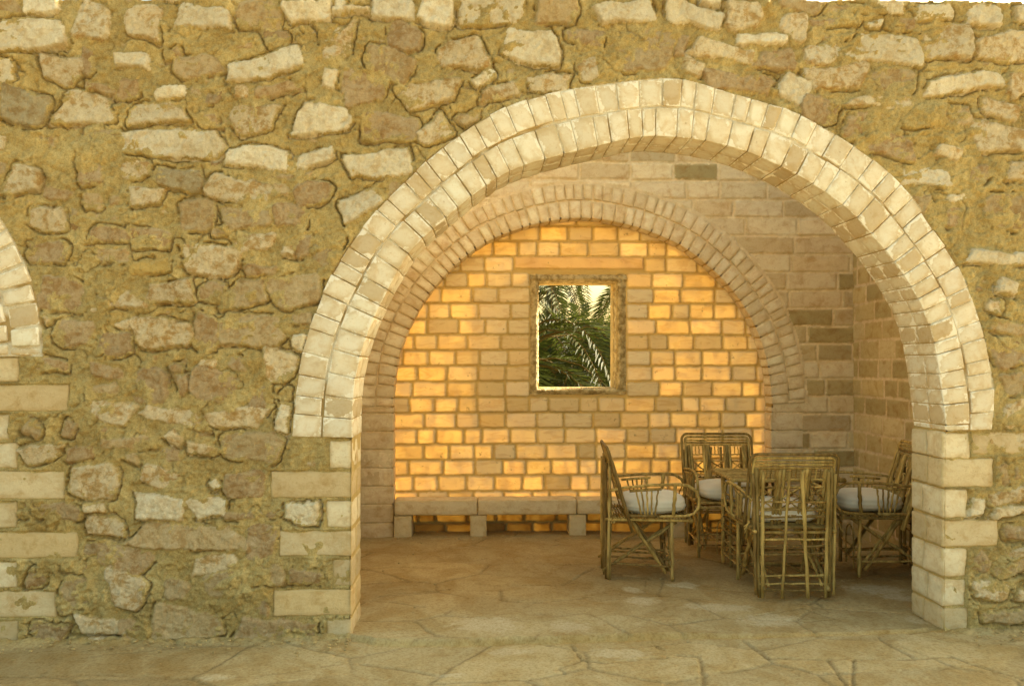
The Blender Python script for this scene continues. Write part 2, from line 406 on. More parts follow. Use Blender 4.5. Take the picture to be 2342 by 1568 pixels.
W_ = ((.90, .84, .68), .35); C_ = ((.84, .75, .56), .8); M_ = ((.80, .70, .51), 1.0); T_ = ((.62, .50, .31), .5)
P_ = ((.57, .445, .28), .6); G_ = ((.52, .45, .30), .6); Y_ = ((.74, .56, .22), .2)
K = dict(w=W_, c=C_, m=M_, t=T_, p=P_, g=G_, y=Y_)
ST = {
(0, 0): "-20,20,165,135,0,t;170,-10,425,115,-2,w;-20,150,460,350,-3,w;525,20,750,280,2,c;850,40,1130,270,0,m;1105,-20,1310,35,-3,w;1205,45,1560,225,2,w;1585,15,1900,220,10,t;1925,20,2230,160,-4,w;2250,5,2345,110,0,w;1780,200,1950,330,-5,p;2155,170,2345,400,0,m;560,330,665,510,5,p;260,390,560,570,10,m;780,360,1020,480,8,w;1110,320,1230,400,-20,p;1170,370,1490,530,-5,t;1535,370,2060,525,-16,w;2160,480,2275,610,5,w;-20,420,125,580,0,w;10,590,340,840,15,g;430,630,785,840,8,c;590,570,790,640,12,p;790,540,940,680,5,p;1035,590,1250,680,-8,w;1370,610,1510,700,0,p;1570,590,1680,690,0,c;1720,560,2070,640,-10,p;890,700,1240,850,-3,c;1350,770,1490,870,-5,p;1570,710,1870,900,-5,m;1980,710,2345,900,-3,w;600,880,815,1015,5,t;825,880,1510,1060,3,w;1525,990,1950,1140,6,w;2000,1010,2250,1120,-10,w;820,1080,1020,1210,0,m;1050,1130,1380,1280,8,g;1390,1200,1820,1370,12,c;1780,1170,1975,1225,3,t;1840,1235,1960,1320,5,t;1980,1220,2230,1390,5,p;870,1250,1150,1390,0,m;530,1060,700,1250,0,p;60,1130,280,1310,10,c;-20,900,60,1040,0,c;560,1290,700,1420,5,t;200,1400,460,1560,0,m;1210,1340,1440,1560,0,t;1465,1400,1830,1560,-3,t;1835,1370,2060,1560,0,p;2290,480,2345,640,0,t",
(825, 0): "-40,50,225,105,-2,w;235,-10,530,150,0,w;545,-10,780,180,2,w;825,-10,1230,190,0,w;1320,0,1640,180,5,t;1710,20,2125,175,-3,w;2200,-10,2345,170,0,w;-20,180,130,400,0,m;340,170,580,340,10,p;190,330,520,540,20,t;670,270,990,470,-5,m;1080,220,1480,430,4,w;1540,210,1790,320,0,p;1830,210,2250,490,2,t;20,480,320,710,5,p;400,560,780,730,-5,m;890,490,1060,570,-35,w;955,560,1210,680,-15,m;1250,500,1560,630,0,m;1610,400,1750,560,-15,m;165,770,535,960,5,p;515,820,775,970,-30,m;790,760,960,860,-15,t;55,1030,520,1200,-3,w;-20,780,100,880,-30,w;5,1310,310,1450,-28,w;2260,240,2345,430,0,p",
(1650, 0): "-20,50,310,195,15,w;160,-20,310,50,5,w;330,0,570,200,-5,c;680,-15,960,90,12,t;690,90,880,280,25,m;970,50,1300,120,3,t;1320,25,1540,125,2,w;890,120,1240,190,0,p;1250,145,1370,215,5,w;1390,130,1600,240,0,p;1580,40,1850,160,-3,w;1945,40,2170,190,2,w;2260,40,2345,170,0,w;1645,180,1980,410,-12,c;370,230,740,325,3,w;900,230,1110,280,12,t;100,300,530,430,10,c;525,345,800,485,5,p;850,290,1110,450,-12,c;1135,250,1625,440,3,w;2010,230,2445,420,-3,c;30,390,180,530,20,c;180,500,675,630,8,p;690,520,890,700,30,w;850,450,1270,620,-5,m;1300,470,1595,640,0,t;1605,510,2180,640,-8,w;2210,490,2345,660,0,m;1125,650,1620,740,-2,c;840,660,1100,850,5,p;1110,760,1440,900,-20,p;1520,720,2000,860,-5,t;2030,680,2290,800,8,m;1990,850,2445,1030,5,c;1265,900,1580,1070,15,p;1730,990,1900,1090,15,c;1500,1130,1830,1260,2,w;1960,1110,2090,1230,0,p;2200,1100,2345,1230,0,m;1800,1300,1940,1370,-10,w;1560,1290,1680,1470,15,t;1800,1390,1970,1543,0,p;2050,1310,2345,1543,0,t",
(0, 560): "880,-10,1180,130,5,p;1580,40,1840,160,-5,m;1980,40,2100,190,0,p;2110,60,2290,260,5,t;190,80,470,240,10,p;640,120,880,240,0,t;840,195,1160,295,-10,y;1240,110,1600,310,5,m;1880,110,1990,190,0,m;1640,240,1870,320,5,p;230,330,600,550,10,p;640,410,970,540,-5,m;985,350,1320,500,0,m;1340,350,1530,500,0,p;1540,330,1800,520,0,t;1820,290,2160,520,-8,t;1490,580,1940,780,3,t;1950,550,2110,640,0,t;380,600,640,790,5,p;780,605,920,680,0,m;680,690,890,850,3,p;910,600,1310,800,2,m;1310,580,1480,830,10,p;1965,690,2065,810,10,w;1780,810,2000,1030,15,m;300,580,360,650,0,c;270,870,480,960,10,p;620,890,840,1000,5,p;895,910,1140,1165,-2,p;1340,870,1470,940,5,c;1290,940,1600,1160,8,p;1150,900,1240,960,0,p;600,1040,820,1140,-10,t;1680,1050,1850,1210,5,p;620,1150,900,1300,10,m;960,1195,1360,1310,12,m;1390,1200,1800,1340,-5,m;1870,1165,1960,1370,8,w;1900,1060,1980,1160,0,p;160,1290,310,1400,30,t;420,1280,520,1400,20,p;685,1380,1060,1470,-3,t;1120,1360,1250,1450,40,m;1255,1440,1490,1520,15,m;1490,1370,1890,1560,3,t;150,1440,420,1560,0,m;430,1450,640,1560,-10,p;830,1480,940,1560,0,t;600,-20,880,90,0,p;1200,960,1290,1130,0,p;60,420,170,560,0,t;1540,850,1660,960,0,p;1420,-20,1560,60,0,t",
(0, 1114): "490,40,800,280,5,m;940,60,1240,210,15,m;1420,150,1490,230,-30,w;1500,90,1780,270,5,p;910,250,1240,430,2,w;1260,260,1530,410,-8,w;170,300,570,430,3,p;580,300,740,370,0,m;1500,350,1900,420,0,p;600,385,850,545,8,m;930,450,1640,620,2,t;1650,440,1870,680,0,p;560,570,700,670,-15,p;670,590,1040,780,12,p;1300,650,1600,770,-10,m;190,720,330,870,0,p;430,700,640,780,0,t;430,790,670,1030,0,t;750,790,1000,1020,5,m;1370,750,1650,940,0,t;1110,820,1290,970,0,t;1680,700,1920,860,5,t;1930,750,2180,850,0,p;1720,870,1820,1060,0,p;225,1110,450,1260,5,p;530,1070,810,1270,3,m;805,1080,965,1250,10,p;1030,1020,1520,1220,3,t;1570,1080,2150,1240,2,p;1920,300,2150,455,3,w",
(1650, 560): "1895,140,2445,240,2,w;2140,330,2300,440,10,w;2060,470,2200,560,0,m;1990,380,2050,430,0,p;2110,720,2345,920,-15,p;2100,600,2345,700,10,t;2170,1160,2345,1330,-15,m;2120,1370,2445,1470,2,c;2170,950,2345,1120,-10,t;2380,330,2520,520,5,m",
(1650, 1114): "1965,280,2070,400,10,w;2100,190,2445,300,-15,m;2120,320,2345,400,-8,c;2150,40,2230,190,-15,t;2260,60,2345,150,0,t;1965,650,2100,780,30,p;2110,690,2385,790,-15,t;2200,600,2345,680,-10,m;1975,830,2220,970,0,m;2270,880,2445,990,0,m;2190,450,2345,560,0,p;2020,1030,2345,1110,0,t",
}
stones = []; rg = random.Random(11)
for org, s in ST.items():
    for it in s.split(';'):
        v = it.split(','); x0, y0, x1, y1, an = map(float, v[:5]); kd = v[5]
        a, _ = onY(*c2d(org, x0, (y0 + y1) / 2), 0); b, _ = onY(*c2d(org, x1, (y0 + y1) / 2), 0)
        _, c = onY(*c2d(org, (x0 + x1) / 2, y1), 0); _, d = onY(*c2d(org, (x0 + x1) / 2, y0), 0)
        col, gl = K[kd]; f = rg.uniform(.86, 1.03); col = tuple(q * f for q in col)
        ht = {'w': .041, 'c': .037, 'm': .035, 't': .029, 'p': .028, 'g': .038, 'y': .034}[kd] * rg.uniform(.85, 1.2)
        rr = min(b - a, d - c) * (.22 if kd in 'wy' else .34)
        stones.append(((a + b) / 2, (c + d) / 2, (b - a) * 1.07, (d - c) * 1.08, -R(an), rr, ht, col, gl, .7 if kd in 'wyg' else 1.25))
n_traced = len(stones)
# quoin rectangles in the photograph (2342 px copy): jamb stones of both piers
QU = [(755, 1005, 803, 1071, 'w'), (622, 1075, 803, 1138, 't'), (748, 1144, 803, 1206, 'w'), (640, 1211, 803, 1271, 'n'), (762, 1277, 803, 1339, 'm'), (627, 1344, 803, 1407, 'q'), (748, 1412, 803, 1478, 'n'),
      (-45, 818, 47, 873, 'n'), (-45, 879, 160, 941, 't'), (-45, 946, 26, 1006, 'w'), (-45, 1011, 44, 1071, 'w'), (-45, 1076, 151, 1141, 'n'), (-45, 1146, 43, 1207, 'n'),
      (-45, 1213, 181, 1276, 'q'), (-45, 1281, 44, 1343, 'w'), (-45, 1348, 131, 1411, 'n'), (-45, 1416, 46, 1485, 't')]
def cq(o, x0, y0, x1, y1, k): a = c2d(o, x0, y0); b = c2d(o, x1, y1); return (a[0], a[1], b[0], b[1], k)
QU += [(2159, 987, 2215, 1048, 'w'), (2219, 988, 2360, 1040, 'm')] + [cq((1650, 1114), *v) for v in ((1790, 10, 2125, 205, 'n'), (1790, 215, 1950, 410, 'w'), (1782, 420, 2155, 603, 'n'), (1780, 612, 1942, 805, 'w'),
      (1778, 815, 1935, 1002, 'w'), (1778, 1010, 1952, 1165, 'n'))]
QC = dict(w=(.82, .75, .58), n=(.70, .60, .41), t=(.62, .50, .31), q=(.70, .56, .33), m=(.60, .50, .33))
qrects = []
for x0, y0, x1, y1, k in QU:
    xm = (x0 + x1) / 2
    a = onY(x0, y1, 0); b = onY(x1, y0, 0); qrects.append([a[0], a[1], b[0], b[1], k, xm])
# fill: many small packing stones between the traced ones, and free ones beyond the frame
def fill(stones, x0, x1, z0, z1, n, size, avoid, rg, kinds):
    boxes = [(s[0], s[1], s[2] / 2, s[3] / 2) for s in stones] + avoid
    B = np.array(boxes)
    out = []
    for _ in range(n):
        w = rg.uniform(*size); h = w * rg.uniform(.4, .8); x = rg.uniform(x0, x1); z = rg.uniform(z0, z1)
        if np.any((np.abs(B[:, 0] - x) < (B[:, 2] + w / 2) * .98 + .003) & (np.abs(B[:, 1] - z) < (B[:, 3] + h / 2) * .98 + .003)): continue
        kd = rg.choice(kinds); col, gl = K[kd]; f = rg.uniform(.85, 1.12)
        out.append((x, z, w, h, rg.uniform(-.3, .3), h * .3, rg.uniform(.014, .026), tuple(min(.85, c * f) for c in col), gl, 1.3))
        B = np.vstack([B, [x, z, w / 2, h / 2]])
    stones += out
av = [((q[0] + q[2]) / 2, (q[1] + q[3]) / 2, abs(q[2] - q[0]) / 2, abs(q[3] - q[1]) / 2) for q in qrects]
fill(stones, 3.35, 5.6, 0, 3.8, 900, (.14, .42), av, rg, 'wmtpcmt'); fill(stones, -6.4, -2.95, 0, 3.8, 1500, (.14, .42), av, rg, 'wmtpcmt')
fill(stones, -2.9, 3.4, 0, 3.8, 2500, (.09, .2), av, rg, 'tpmptc'); fill(stones, -2.9, 3.4, 0, 3.8, 5000, (.035, .10), av, rg, 'tpmptt')

front = thing('rubble_wall', 'long ochre rubble stone wall pierced by a big white pointed arch', 'wall', (0, 0, 0))
def rubble_panel(x0, x1, step, part=None):
    xs = np.arange(x0, x1 + step / 2, step); zs = np.arange(-.10, 3.95, step)
    X, Z = np.meshgrid(xs, zs)
    Xw, Zw = warp(X, Z, .018, .008, 1)
    Xr = Xw + .006 * fbm(X, Z, 42, 3, 1); Zr = Zw + .006 * fbm(X, Z, 42, 3, 5)
    H, D, C, G, E = stamp(xs, zs, Xr, Zr, stones[:n_traced], .020)
    H2, D2, C2, G2, E2 = stamp(xs, zs, Xr, Zr, stones[n_traced:], .016)
    use2 = (H < -.5) & (H2 > -.5)
    H = np.where(use2, H2, H); C = np.where(use2[..., None], C2, C); G = np.where(use2, G2, G); E = np.where(use2, E2, E)
    Da = np.minimum(D, D2)
    n1 = fbm(X, Z, 6, 3, 1); n2 = fbm(X, Z, 22, 4, 2); n3 = fbm(X, Z, 60, 3, 4)
    rid = 1 - np.abs(fbm(X, Z, 11, 4, 5)) * 3.2                # ridged: trowelled lips
    mort = .015 + .014 * n1 + .013 * n2 + .008 * n3 + .006 * np.clip(rid, 0, 1)
    steps = np.floor((Z * 9 + 1.6 * fbm(X, Z, 3, 3, 6)) * 1.0); fr = (Z * 9 + 1.6 * fbm(X, Z, 3, 3, 6)) - steps
    mort += .011 * fr * sstep(-.25, .25, fbm(X, Z, 2.2, 2, 4))                                         # slumped layers with overhanging lower lips
    gz, gx = np.gradient(D); lower = np.clip(-gz / (np.hypot(gx, gz) + 1e-9), -1, 1)     # 1 under a stone, where the bed has shrunk away
    crack = sstep(.02, .18, fbm(X, Z, 4.5, 3, 3) + .3 * n2 + .16 * lower)
    mort += .014 * sstep(.05, .5, fbm(X, Z, 3.6, 4, 2)) + .010 * sstep(.05, .3, fbm(X, Z, 15, 3, 7))     # daubs smeared over the stones
    line = np.exp(-((D - .005) / (.0040 + .0025 * np.clip(lower, 0, 1) + .003 * np.clip(n2, -.5, 1))) ** 2)
    mort = mort - .048 * line * crack
    # a few joint cracks running through the mortar
    cr = np.abs(fbm(X, Z, 3.3, 4, 7)); mort -= .018 * np.exp(-(cr / .014) ** 2) * sstep(-.1, .15, n1); cr = np.abs(fbm(X, Z, 8, 4, 0)); mort -= .010 * np.exp(-(cr / .03) ** 2) * sstep(-.1, .15, n2)
    Hs = H + (.008 * n2 + .006 * n3 + .006 * fbm(X, Z, 13, 3, 6)) * (H > 0)
    stone = Hs > mort; h = np.maximum(Hs, mort)
    prof = np.where(stone, 1.0, 0.0)
    # stones keep a pale fresh core, their margins are crusted and dusted with mortar
    core = sstep(.15, .95, E + 1.1 * fbm(X, Z, 16, 4, 3) + .25)
    crustc = np.array((.56, .45, .25)); wgt = (.30 + .60 * G)[..., None] * (1 - core[..., None])
    C = C * (1 - wgt) + (crustc * (.8 + .5 * C.mean(-1, keepdims=True))) * wgt
    tone = sstep(-.35, .35, fbm(X, Z, 9, 4, 4))[..., None]
    mc = np.array(MORTAR) * (1 + .08 * n1[..., None]) * (.88 + .18 * tone) * (1 + .18 * n3[..., None])
    C = np.where(stone[..., None], C, mc); G = np.where(stone, G, 0)
    # behind the white ring and jamb stones the bed is flat lime mortar
    lime = np.zeros(X.shape, bool); qz = np.zeros(X.shape, bool)
    ring = inpoly(X, Z, [tuple(p) for p in cout]) | inpoly(X, Z, lout)
    ringz = ring & (Z > onY(800, 1000, 0)[1] - .01)
    for q in qrects:
        qz |= (X > q[0] - .004) & (X < q[2] + .004) & (Z > q[1] - .004) & (Z < q[3] + .004)
    wn = sstep(-.15, .1, fbm(X, Z, 5, 3, 5) )
    lc_ = np.array((.88, .83, .70)) * wn[..., None] + np.array((.62, .47, .24)) * (1 - wn[..., None])
    C = np.where(ringz[..., None], lc_, C); h = np.where(ringz, .022 + .004 * n2 + .008 * wn, h); prof = np.where(ringz, 1.0, prof); G = np.where(ringz, 0.0, G)
    h = np.where(qz, .011 + .008 * n2 + .006 * n1, h)
    h = h - .05 * np.exp(-((Z - .035 - .02 * n1) / .009) ** 2) * sstep(.0, .2, fbm(X, Z, 3.1, 3, 0))
    h = np.where(Z < .03, h + (.03 - Z) * .35, h)             # mortar foot spreading on to the ground
    m = ~(inpoly(X, Z, grow(open_main, .006)) | inpoly(X, Z, grow(open_left, .006))) & (Z < wall_top(X)[...])
    Q, used = grid_faces(m)
    V = np.stack([X, -h, Z], -1).reshape(-1, 3)[used]
    mesh_np('rubble_facing', V, Q, M_RUB, front, {'col': C.reshape(-1, 3)[used], 'edge': prof.ravel()[used], 'glow': G.ravel()[used]})
rubble_panel(-3.20, 3.70, .0058)
rubble_panel(-6.40, -3.20, .025); rubble_panel(3.70, 5.6, .025)
# solid core: top and soffits
def extrude_curve(acc, pts, y0, y1, n=6, col=(1, 1, 1)):
    P = np.array(pts); V = []; k = len(P)
    for j in range(n + 1):
        y = y0 + (y1 - y0) * j / n; V += [(p[0], y, p[1]) for p in P]
    Q = [(j * k + i, j * k + i + 1, (j + 1) * k + i + 1, (j + 1) * k + i) for j in range(n) for i in range(k - 1)]
    acc.add(V, Q, col)
a = Acc()
for pl in (open_main, open_left): extrude_curve(a, grow(pl, .004), -.020, TH - .002, 4)
xt = np.linspace(-6.4, 5.6, 400); zt = wall_top(xt); extrude_curve(a, np.c_[xt, zt - .004], -.012, TH, 4)
a.build('wall_core', M_PLAST, front)
def back_sheet(y, x0, x1, holes, top, name, parent, mat, step=.05):
    xs = np.arange(x0, x1 + step / 2, step); zs = np.arange(-.1, 5, step); X, Z = np.meshgrid(xs, zs)
    m = Z < (top(X) if callable(top) else top)
    for hh in holes: m &= ~inpoly(X, Z, hh)
    Q, used = grid_faces(m); V = np.stack([X, y + 0 * X, Z], -1).reshape(-1, 3)[used]
    mesh_np(name, V, Q, mat, parent, {'col': np.ones((len(V), 3))})
back_sheet(TH - .004, -6.4, 5.6, [grow(open_main, .07), grow(open_left, .07)], lambda X: wall_top(X) - .01, 'inner_plaster', front, M_PLAST, .03)

def ring(acc, cin, cout, size, y0, y1, rows, cols, seed, jit=.25, gap=.006, bulge=.01, rough=.004, split=False, r=.012, inward=.0):
    """voussoirs between two curves; row 0 is the inner row and runs through the wall"""
    rg = random.Random(seed); N = 400
    A, La = resample(cin, N); B, Lb = resample(cout, N)
    t_edges = np.linspace(0, 1, rows + 1)
    for rw in range(rows):
        f0, f1 = t_edges[rw], t_edges[rw + 1]
        L = La + (Lb - La) * (f0 + f1) / 2; s = 0.0; cuts = [0.0]
        while s < L - size * .6:
            s += size * rg.uniform(1 - jit, 1 + jit); cuts.append(min(s, L))
        if L - cuts[-1] > size * .3: cuts.append(L)
        else: cuts[-1] = L
        cuts = [c / L for c in cuts]
        for i, (c0, c1) in enumerate(zip(cuts[:-1], cuts[1:])):
            g = gap / L * rg.uniform(.6, 2.2)
            def pt(c, f):
                k = c * (N - 1); i0 = int(min(N - 2, max(0, math.floor(k)))); w = k - i0
                pa = A[i0] * (1 - w) + A[i0 + 1] * w; pb = B[i0] * (1 - w) + B[i0 + 1] * w
                return pa * (1 - f) + pb * f
            fj0 = f0 + (.012 + (rg.uniform(0, .03) if rw else -.02)); fj1 = f1 - .008 - rg.uniform(0, .02) + rg.uniform(-.015, .02) * (rw == rows - 1)
            q = [pt(c0 + g, fj0), pt(c1 - g, fj0), pt(c1 - g, fj1), pt(c0 + g, fj1)]
            b = rg.uniform(-.3, 1) * bulge; col = np.array(rg.choice(cols)) * rg.uniform(.92, 1.06)
            col = tuple(np.minimum(col, .88))
            if rw == 0 and split:
                ym = y0 + (y1 - y0) * rg.uniform(.4, .6)
                rblock(acc, q, y0 - b, ym - .001, r, col, rough, rg.randrange(999), (3, 3, 3))
                rblock(acc, q, ym + .001, y1, r, tuple(np.array(col) * rg.uniform(.9, 1)), rough, rg.randrange(999), (3, 3, 3))
            else: rblock(acc, q, y0 - b, y1 if rw == 0 else y0 + .14, r, col, rough, rg.randrange(999), (3, 3, 3))
RC = [(.84, .80, .69), (.81, .76, .64), (.86, .82, .72), (.80, .74, .61), (.76, .69, .55), (.84, .79, .67), (.66, .56, .40)]
a = Acc(); ring(a, cin, cout, .108, -.036, TH - .01, 2, RC, 5, .28, .0022, .008, split=True, r=.0055, rough=.0025); a.build('arch_ring', M_RING, front)
a = Acc(); ring(a, lin, lout, .108, -.036, TH - .01, 2, RC, 15, .25, .005, .012, split=True); a.build('arch_ring', M_RING, front)
# jamb stones: front pieces as in the photo, running back through the wall
a = Acc(); rg = random.Random(5)
for x0, z0, x1, z1, k, xm in qrects:
    inner_edge = None
    if 600 < xm < 810: x1 = JL + .006 if x1 > JL - .03 else x1; inner_edge = x1 > JL - .01
    elif xm < 300: x0 = lc[0] + lri - .006; inner_edge = True
    else: x0 = JR - .006 if x0 < JR + .05 else x0; inner_edge = x0 < JR
    z0 = max(z0, -.04); col = np.array(QC[k]) * rg.uniform(.94, 1.06)
    d = .018 if k != 'm' else .010
    if inner_edge:
        ym = TH * rg.uniform(.42, .62)
        boxr(a, x0, x1, -d, ym - .001, z0 + .002, z1 - .002, r=.012, col=tuple(col), rough=.009, seed=rg.randrange(99), seg=(6, 4, 4))
        xa, xb = (x1 - .18, x1) if x1 < 0 and x1 > -1.5 else ((x0, x0 + .18))
        boxr(a, xa, xb, ym + .003, TH - .004, z0 + .003, z1 - .003, r=.011, col=tuple(col * rg.uniform(.82, .98)), rough=.004, seed=rg.randrange(99), seg=(3, 4, 4))
    else: boxr(a, x0, x1, -d, .1, z0 + .003, z1 - .003, r=.018, col=tuple(col), rough=.010, seed=rg.randrange(99), seg=(6, 4, 3))
# right jamb: upper courses above the first traced one are carried by the ring
a.build('jamb_stones', M_QUOIN, front)

# ================================================================== ALCOVE BACK WALL
YB, YN = 2.72, 2.89
INN = [(899, 930), (899, 909), (905, 848), (919, 790), (939, 742), (963, 698), (990, 661), (1024, 623), (1062, 589), (1106, 557), (1147, 538), (1194, 521), (1249, 507), (1317, 498), (1368, 501),
       (1419, 510), (1470, 524), (1552, 557), (1600, 593), (1644, 630), (1682, 674), (1716, 725), (1740, 783), (1753, 831), (1760, 871), (1763, 925)]
nin = smooth([onY(*p, YB) for p in INN])
def offset(pts, d):
    P = np.array(pts); T = np.gradient(P, axis=0); T /= np.linalg.norm(T, axis=1, keepdims=True)
    return P + np.c_[-T[:, 1], T[:, 0]] * d
nout = offset(nin, .32)
NL, NR = onY(899, 930, YB)[0], onY(1763, 925, YB)[0]
open_n = [(NL, -.2)] + [tuple(p) for p in nin] + [(NR, -.2)]
XR = onY(1953, 900, YB)[0]; XL = JL - .45
back = thing('alcove_wall', 'pinkish limestone block wall closing the alcove with an inner arch and glowing niche', 'wall', (0, YB, 0))
def brick_rows(x0, x1, z0, z1, ch, lens, rg, cols, glow=None, ht=.010, r=.008, gap=.005, jit=.03, ang=.004):
    out = []; z = z0; n = 0
    while z < z1:
        c = ch * rg.uniform(1 - jit, 1 + jit); x = x0 - rg.uniform(0, lens[0])
        while x < x1:
            L = rg.uniform(*lens)
            col = np.array(rg.choice(cols)) * rg.uniform(.88, 1.08)
            out.append((x + L / 2, z + c / 2, L - gap, c - gap, rg.uniform(-ang, ang), r, ht * rg.uniform(.7, 1.3), tuple(col), (glow(rg) if glow else 0.0), 0))
            x += L
        z += c; n += 1
    return out
IC = [(.80, .69, .51), (.75, .63, .45), (.83, .73, .56), (.69, .57, .39), (.80, .70, .52), (.62, .51, .34)]
rg = random.Random(21)
def wall_field(xs, zs, S, seed, joint=(.70, .55, .36), jlev=.004, a1=.004, a2=.0025, edge=.010):
    X, Z = np.meshgrid(xs, zs); Xw, Zw = warp(X, Z, a1, a2, seed)
    H, D, C, G, E = stamp(xs, zs, Xw, Zw, S, edge)
    n2 = fbm(X, Z, 24, 4, seed); n3 = fbm(X, Z, 5, 3, seed + 1)
    jm = jlev + .004 * n2 + .003 * n3; Hs = H + .0022 * n2
    st = Hs > jm; jc = np.array(joint) * (1 + .18 * n3[..., None])
    return X, Z, np.maximum(Hs, jm), np.where(st[..., None], C, jc), np.where(st, G, .4), np.where(st, E, 0.0)
st_ = .0095
xs = np.arange(XL - .02, XR + st_, st_); zs = np.arange(-.06, 4.2, st_)
S = brick_rows(xs[0], xs[-1], -.03, 4.3, .167, (.30, .62), rg, IC, ht=.016, r=.012, gap=.013)
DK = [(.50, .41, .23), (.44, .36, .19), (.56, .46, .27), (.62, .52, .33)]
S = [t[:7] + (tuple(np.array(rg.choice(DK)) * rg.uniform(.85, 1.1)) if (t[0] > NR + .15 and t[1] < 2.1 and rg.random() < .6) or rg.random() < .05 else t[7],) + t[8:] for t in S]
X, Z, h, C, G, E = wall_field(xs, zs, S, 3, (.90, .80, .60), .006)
rz_ = inpoly(X, Z, [tuple(p) for p in offset(nin, .345)]) & (Z > nin[0][1] - .01); nn = fbm(X, Z, 9, 3, 2)
C = np.where((rz_ & (nn > -.25))[..., None], np.array((.92, .83, .64)), C); h = np.where(rz_, .016 + .006 * nn, h); E = np.where(rz_, 0, E)
Q, used = grid_faces(~inpoly(X, Z, grow(open_n, .015)))
V = np.stack([X, -h, Z], -1).reshape(-1, 3)[used]
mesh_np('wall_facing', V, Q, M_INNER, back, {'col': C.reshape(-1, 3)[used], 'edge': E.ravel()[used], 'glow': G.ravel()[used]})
a = Acc(); ring(a, nin, nout, .098, -.030, YN - YB - .004, 2, [(.85, .76, .60), (.81, .71, .54), (.87, .79, .64), (.76, .66, .49)], 8, .22, .004, .006, rough=.003, r=.008)
a.build('arch_ring', M_INNER, back)
a = Acc(); extrude_curve(a, np.array(grow(open_n, .003)), -.015, YN - YB, 4, (.9, .85, .8)); a.build('niche_reveal', M_PLAST, back)
a = Acc(); z = -.02; rg = random.Random(4)
while z < nin[0][1] - .02:
    zz = min(z + .167, nin[0][1] - .004)
    for s in (0, 1):
        x0, x1 = (NL - .30, NL + .006) if s == 0 else (NR - .006, NR + .30)
        boxr(a, x0, x1, -.018, YN - YB - .006, z + .004, zz - .004, r=.01, col=tuple(np.array(rg.choice(IC)) * .95), rough=.003, seed=rg.randrange(99), seg=(4, 3, 4))
    z = zz
a.build('jamb_stones', M_INNER, back)
# niche panel of translucent blocks, with the window hole
wx0, wz1 = onY(1212, 627, YN); wx1, wz0 = onY(1432, 902, YN)
ox0, oz1 = onY(1233, 645, YN); ox1, oz0 = onY(1407, 887, YN)
rg = random.Random(33)
NCOL = [(.87, .72, .47), (.86, .73, .51), (.83, .65, .38), (.88, .76, .55), (.74, .59, .34), (.82, .69, .46)]
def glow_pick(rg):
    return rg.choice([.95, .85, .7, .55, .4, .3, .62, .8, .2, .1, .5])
S = []; z = onY(1300, 907.5, YN)[1]; rows = []; zz = z
while zz > -.2: zz -= .147
lz = onY(1300, 614, YN)[1]; hz = onY(1300, 589, YN)[1]
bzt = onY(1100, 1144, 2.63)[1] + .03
xs0, xs1 = NL - .25, NR + .25; n = 0
while zz < 3.1:
    c = .147
    if abs(zz + c / 2 - (lz + hz) / 2) < .07:              # lintel course
        l0, l1 = onY(1175, 600, YN)[0], onY(1474, 600, YN)[0]
        S.append(((l0 + l1) / 2, (lz + hz) / 2, l1 - l0 - .006, hz - lz + .018, 0, .016, .02, (.72, .50, .28), .35, 0))
        spans = [(xs0, l0), (l1, xs1)]
    else: spans = [(xs0, wx0), (wx1, xs1)] if (zz + c > wz0 + .03 and zz < wz1 - .02) else [(xs0, xs1)]
    for s0, s1 in spans:
        x = s0 - (rg.uniform(0, .25) if s0 == xs0 else 0)
        while x < s1 - .02:
            L = rg.choice([.27, .28, .26, .22, .31, .17]) * rg.uniform(.92, 1.08)
            if s1 - x - L < .10: L = s1 - x
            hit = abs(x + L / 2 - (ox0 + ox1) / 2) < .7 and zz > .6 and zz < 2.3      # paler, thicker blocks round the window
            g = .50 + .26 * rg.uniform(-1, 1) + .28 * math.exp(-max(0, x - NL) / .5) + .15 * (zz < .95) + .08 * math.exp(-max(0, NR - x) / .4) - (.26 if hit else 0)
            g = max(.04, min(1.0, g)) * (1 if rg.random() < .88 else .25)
            low = zz + c < bzt  # blocks below the seat get a dark colour, bench shadow painted in
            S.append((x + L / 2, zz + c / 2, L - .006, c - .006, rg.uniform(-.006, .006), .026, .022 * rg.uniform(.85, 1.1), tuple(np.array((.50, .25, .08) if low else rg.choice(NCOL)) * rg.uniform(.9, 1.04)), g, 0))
            x += L
    zz += c; n += 1
st_ = .0085
xs = np.arange(NL - .06, NR + .06, st_); zs = np.arange(-.06, onY(1317, 490, YB)[1] + .25, st_)
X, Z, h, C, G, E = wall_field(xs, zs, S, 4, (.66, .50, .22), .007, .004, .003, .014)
bench_shade = sstep(bzt - .02, bzt - .10, Z); G = G * np.where(E > 0, 1 - .62 * bench_shade, 0 * bench_shade + (1 - bench_shade)); C = C * (1 - .65 * bench_shade[..., None])  # bench shadow put into block and joint colour, glow cut with it
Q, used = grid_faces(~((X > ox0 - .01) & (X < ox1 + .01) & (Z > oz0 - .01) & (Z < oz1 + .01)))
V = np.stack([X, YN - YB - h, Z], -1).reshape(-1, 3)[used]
mesh_np('niche_panel', V, Q, M_GLOW, back, {'col': C.reshape(-1, 3)[used], 'edge': E.ravel()[used], 'glow': G.ravel()[used]})
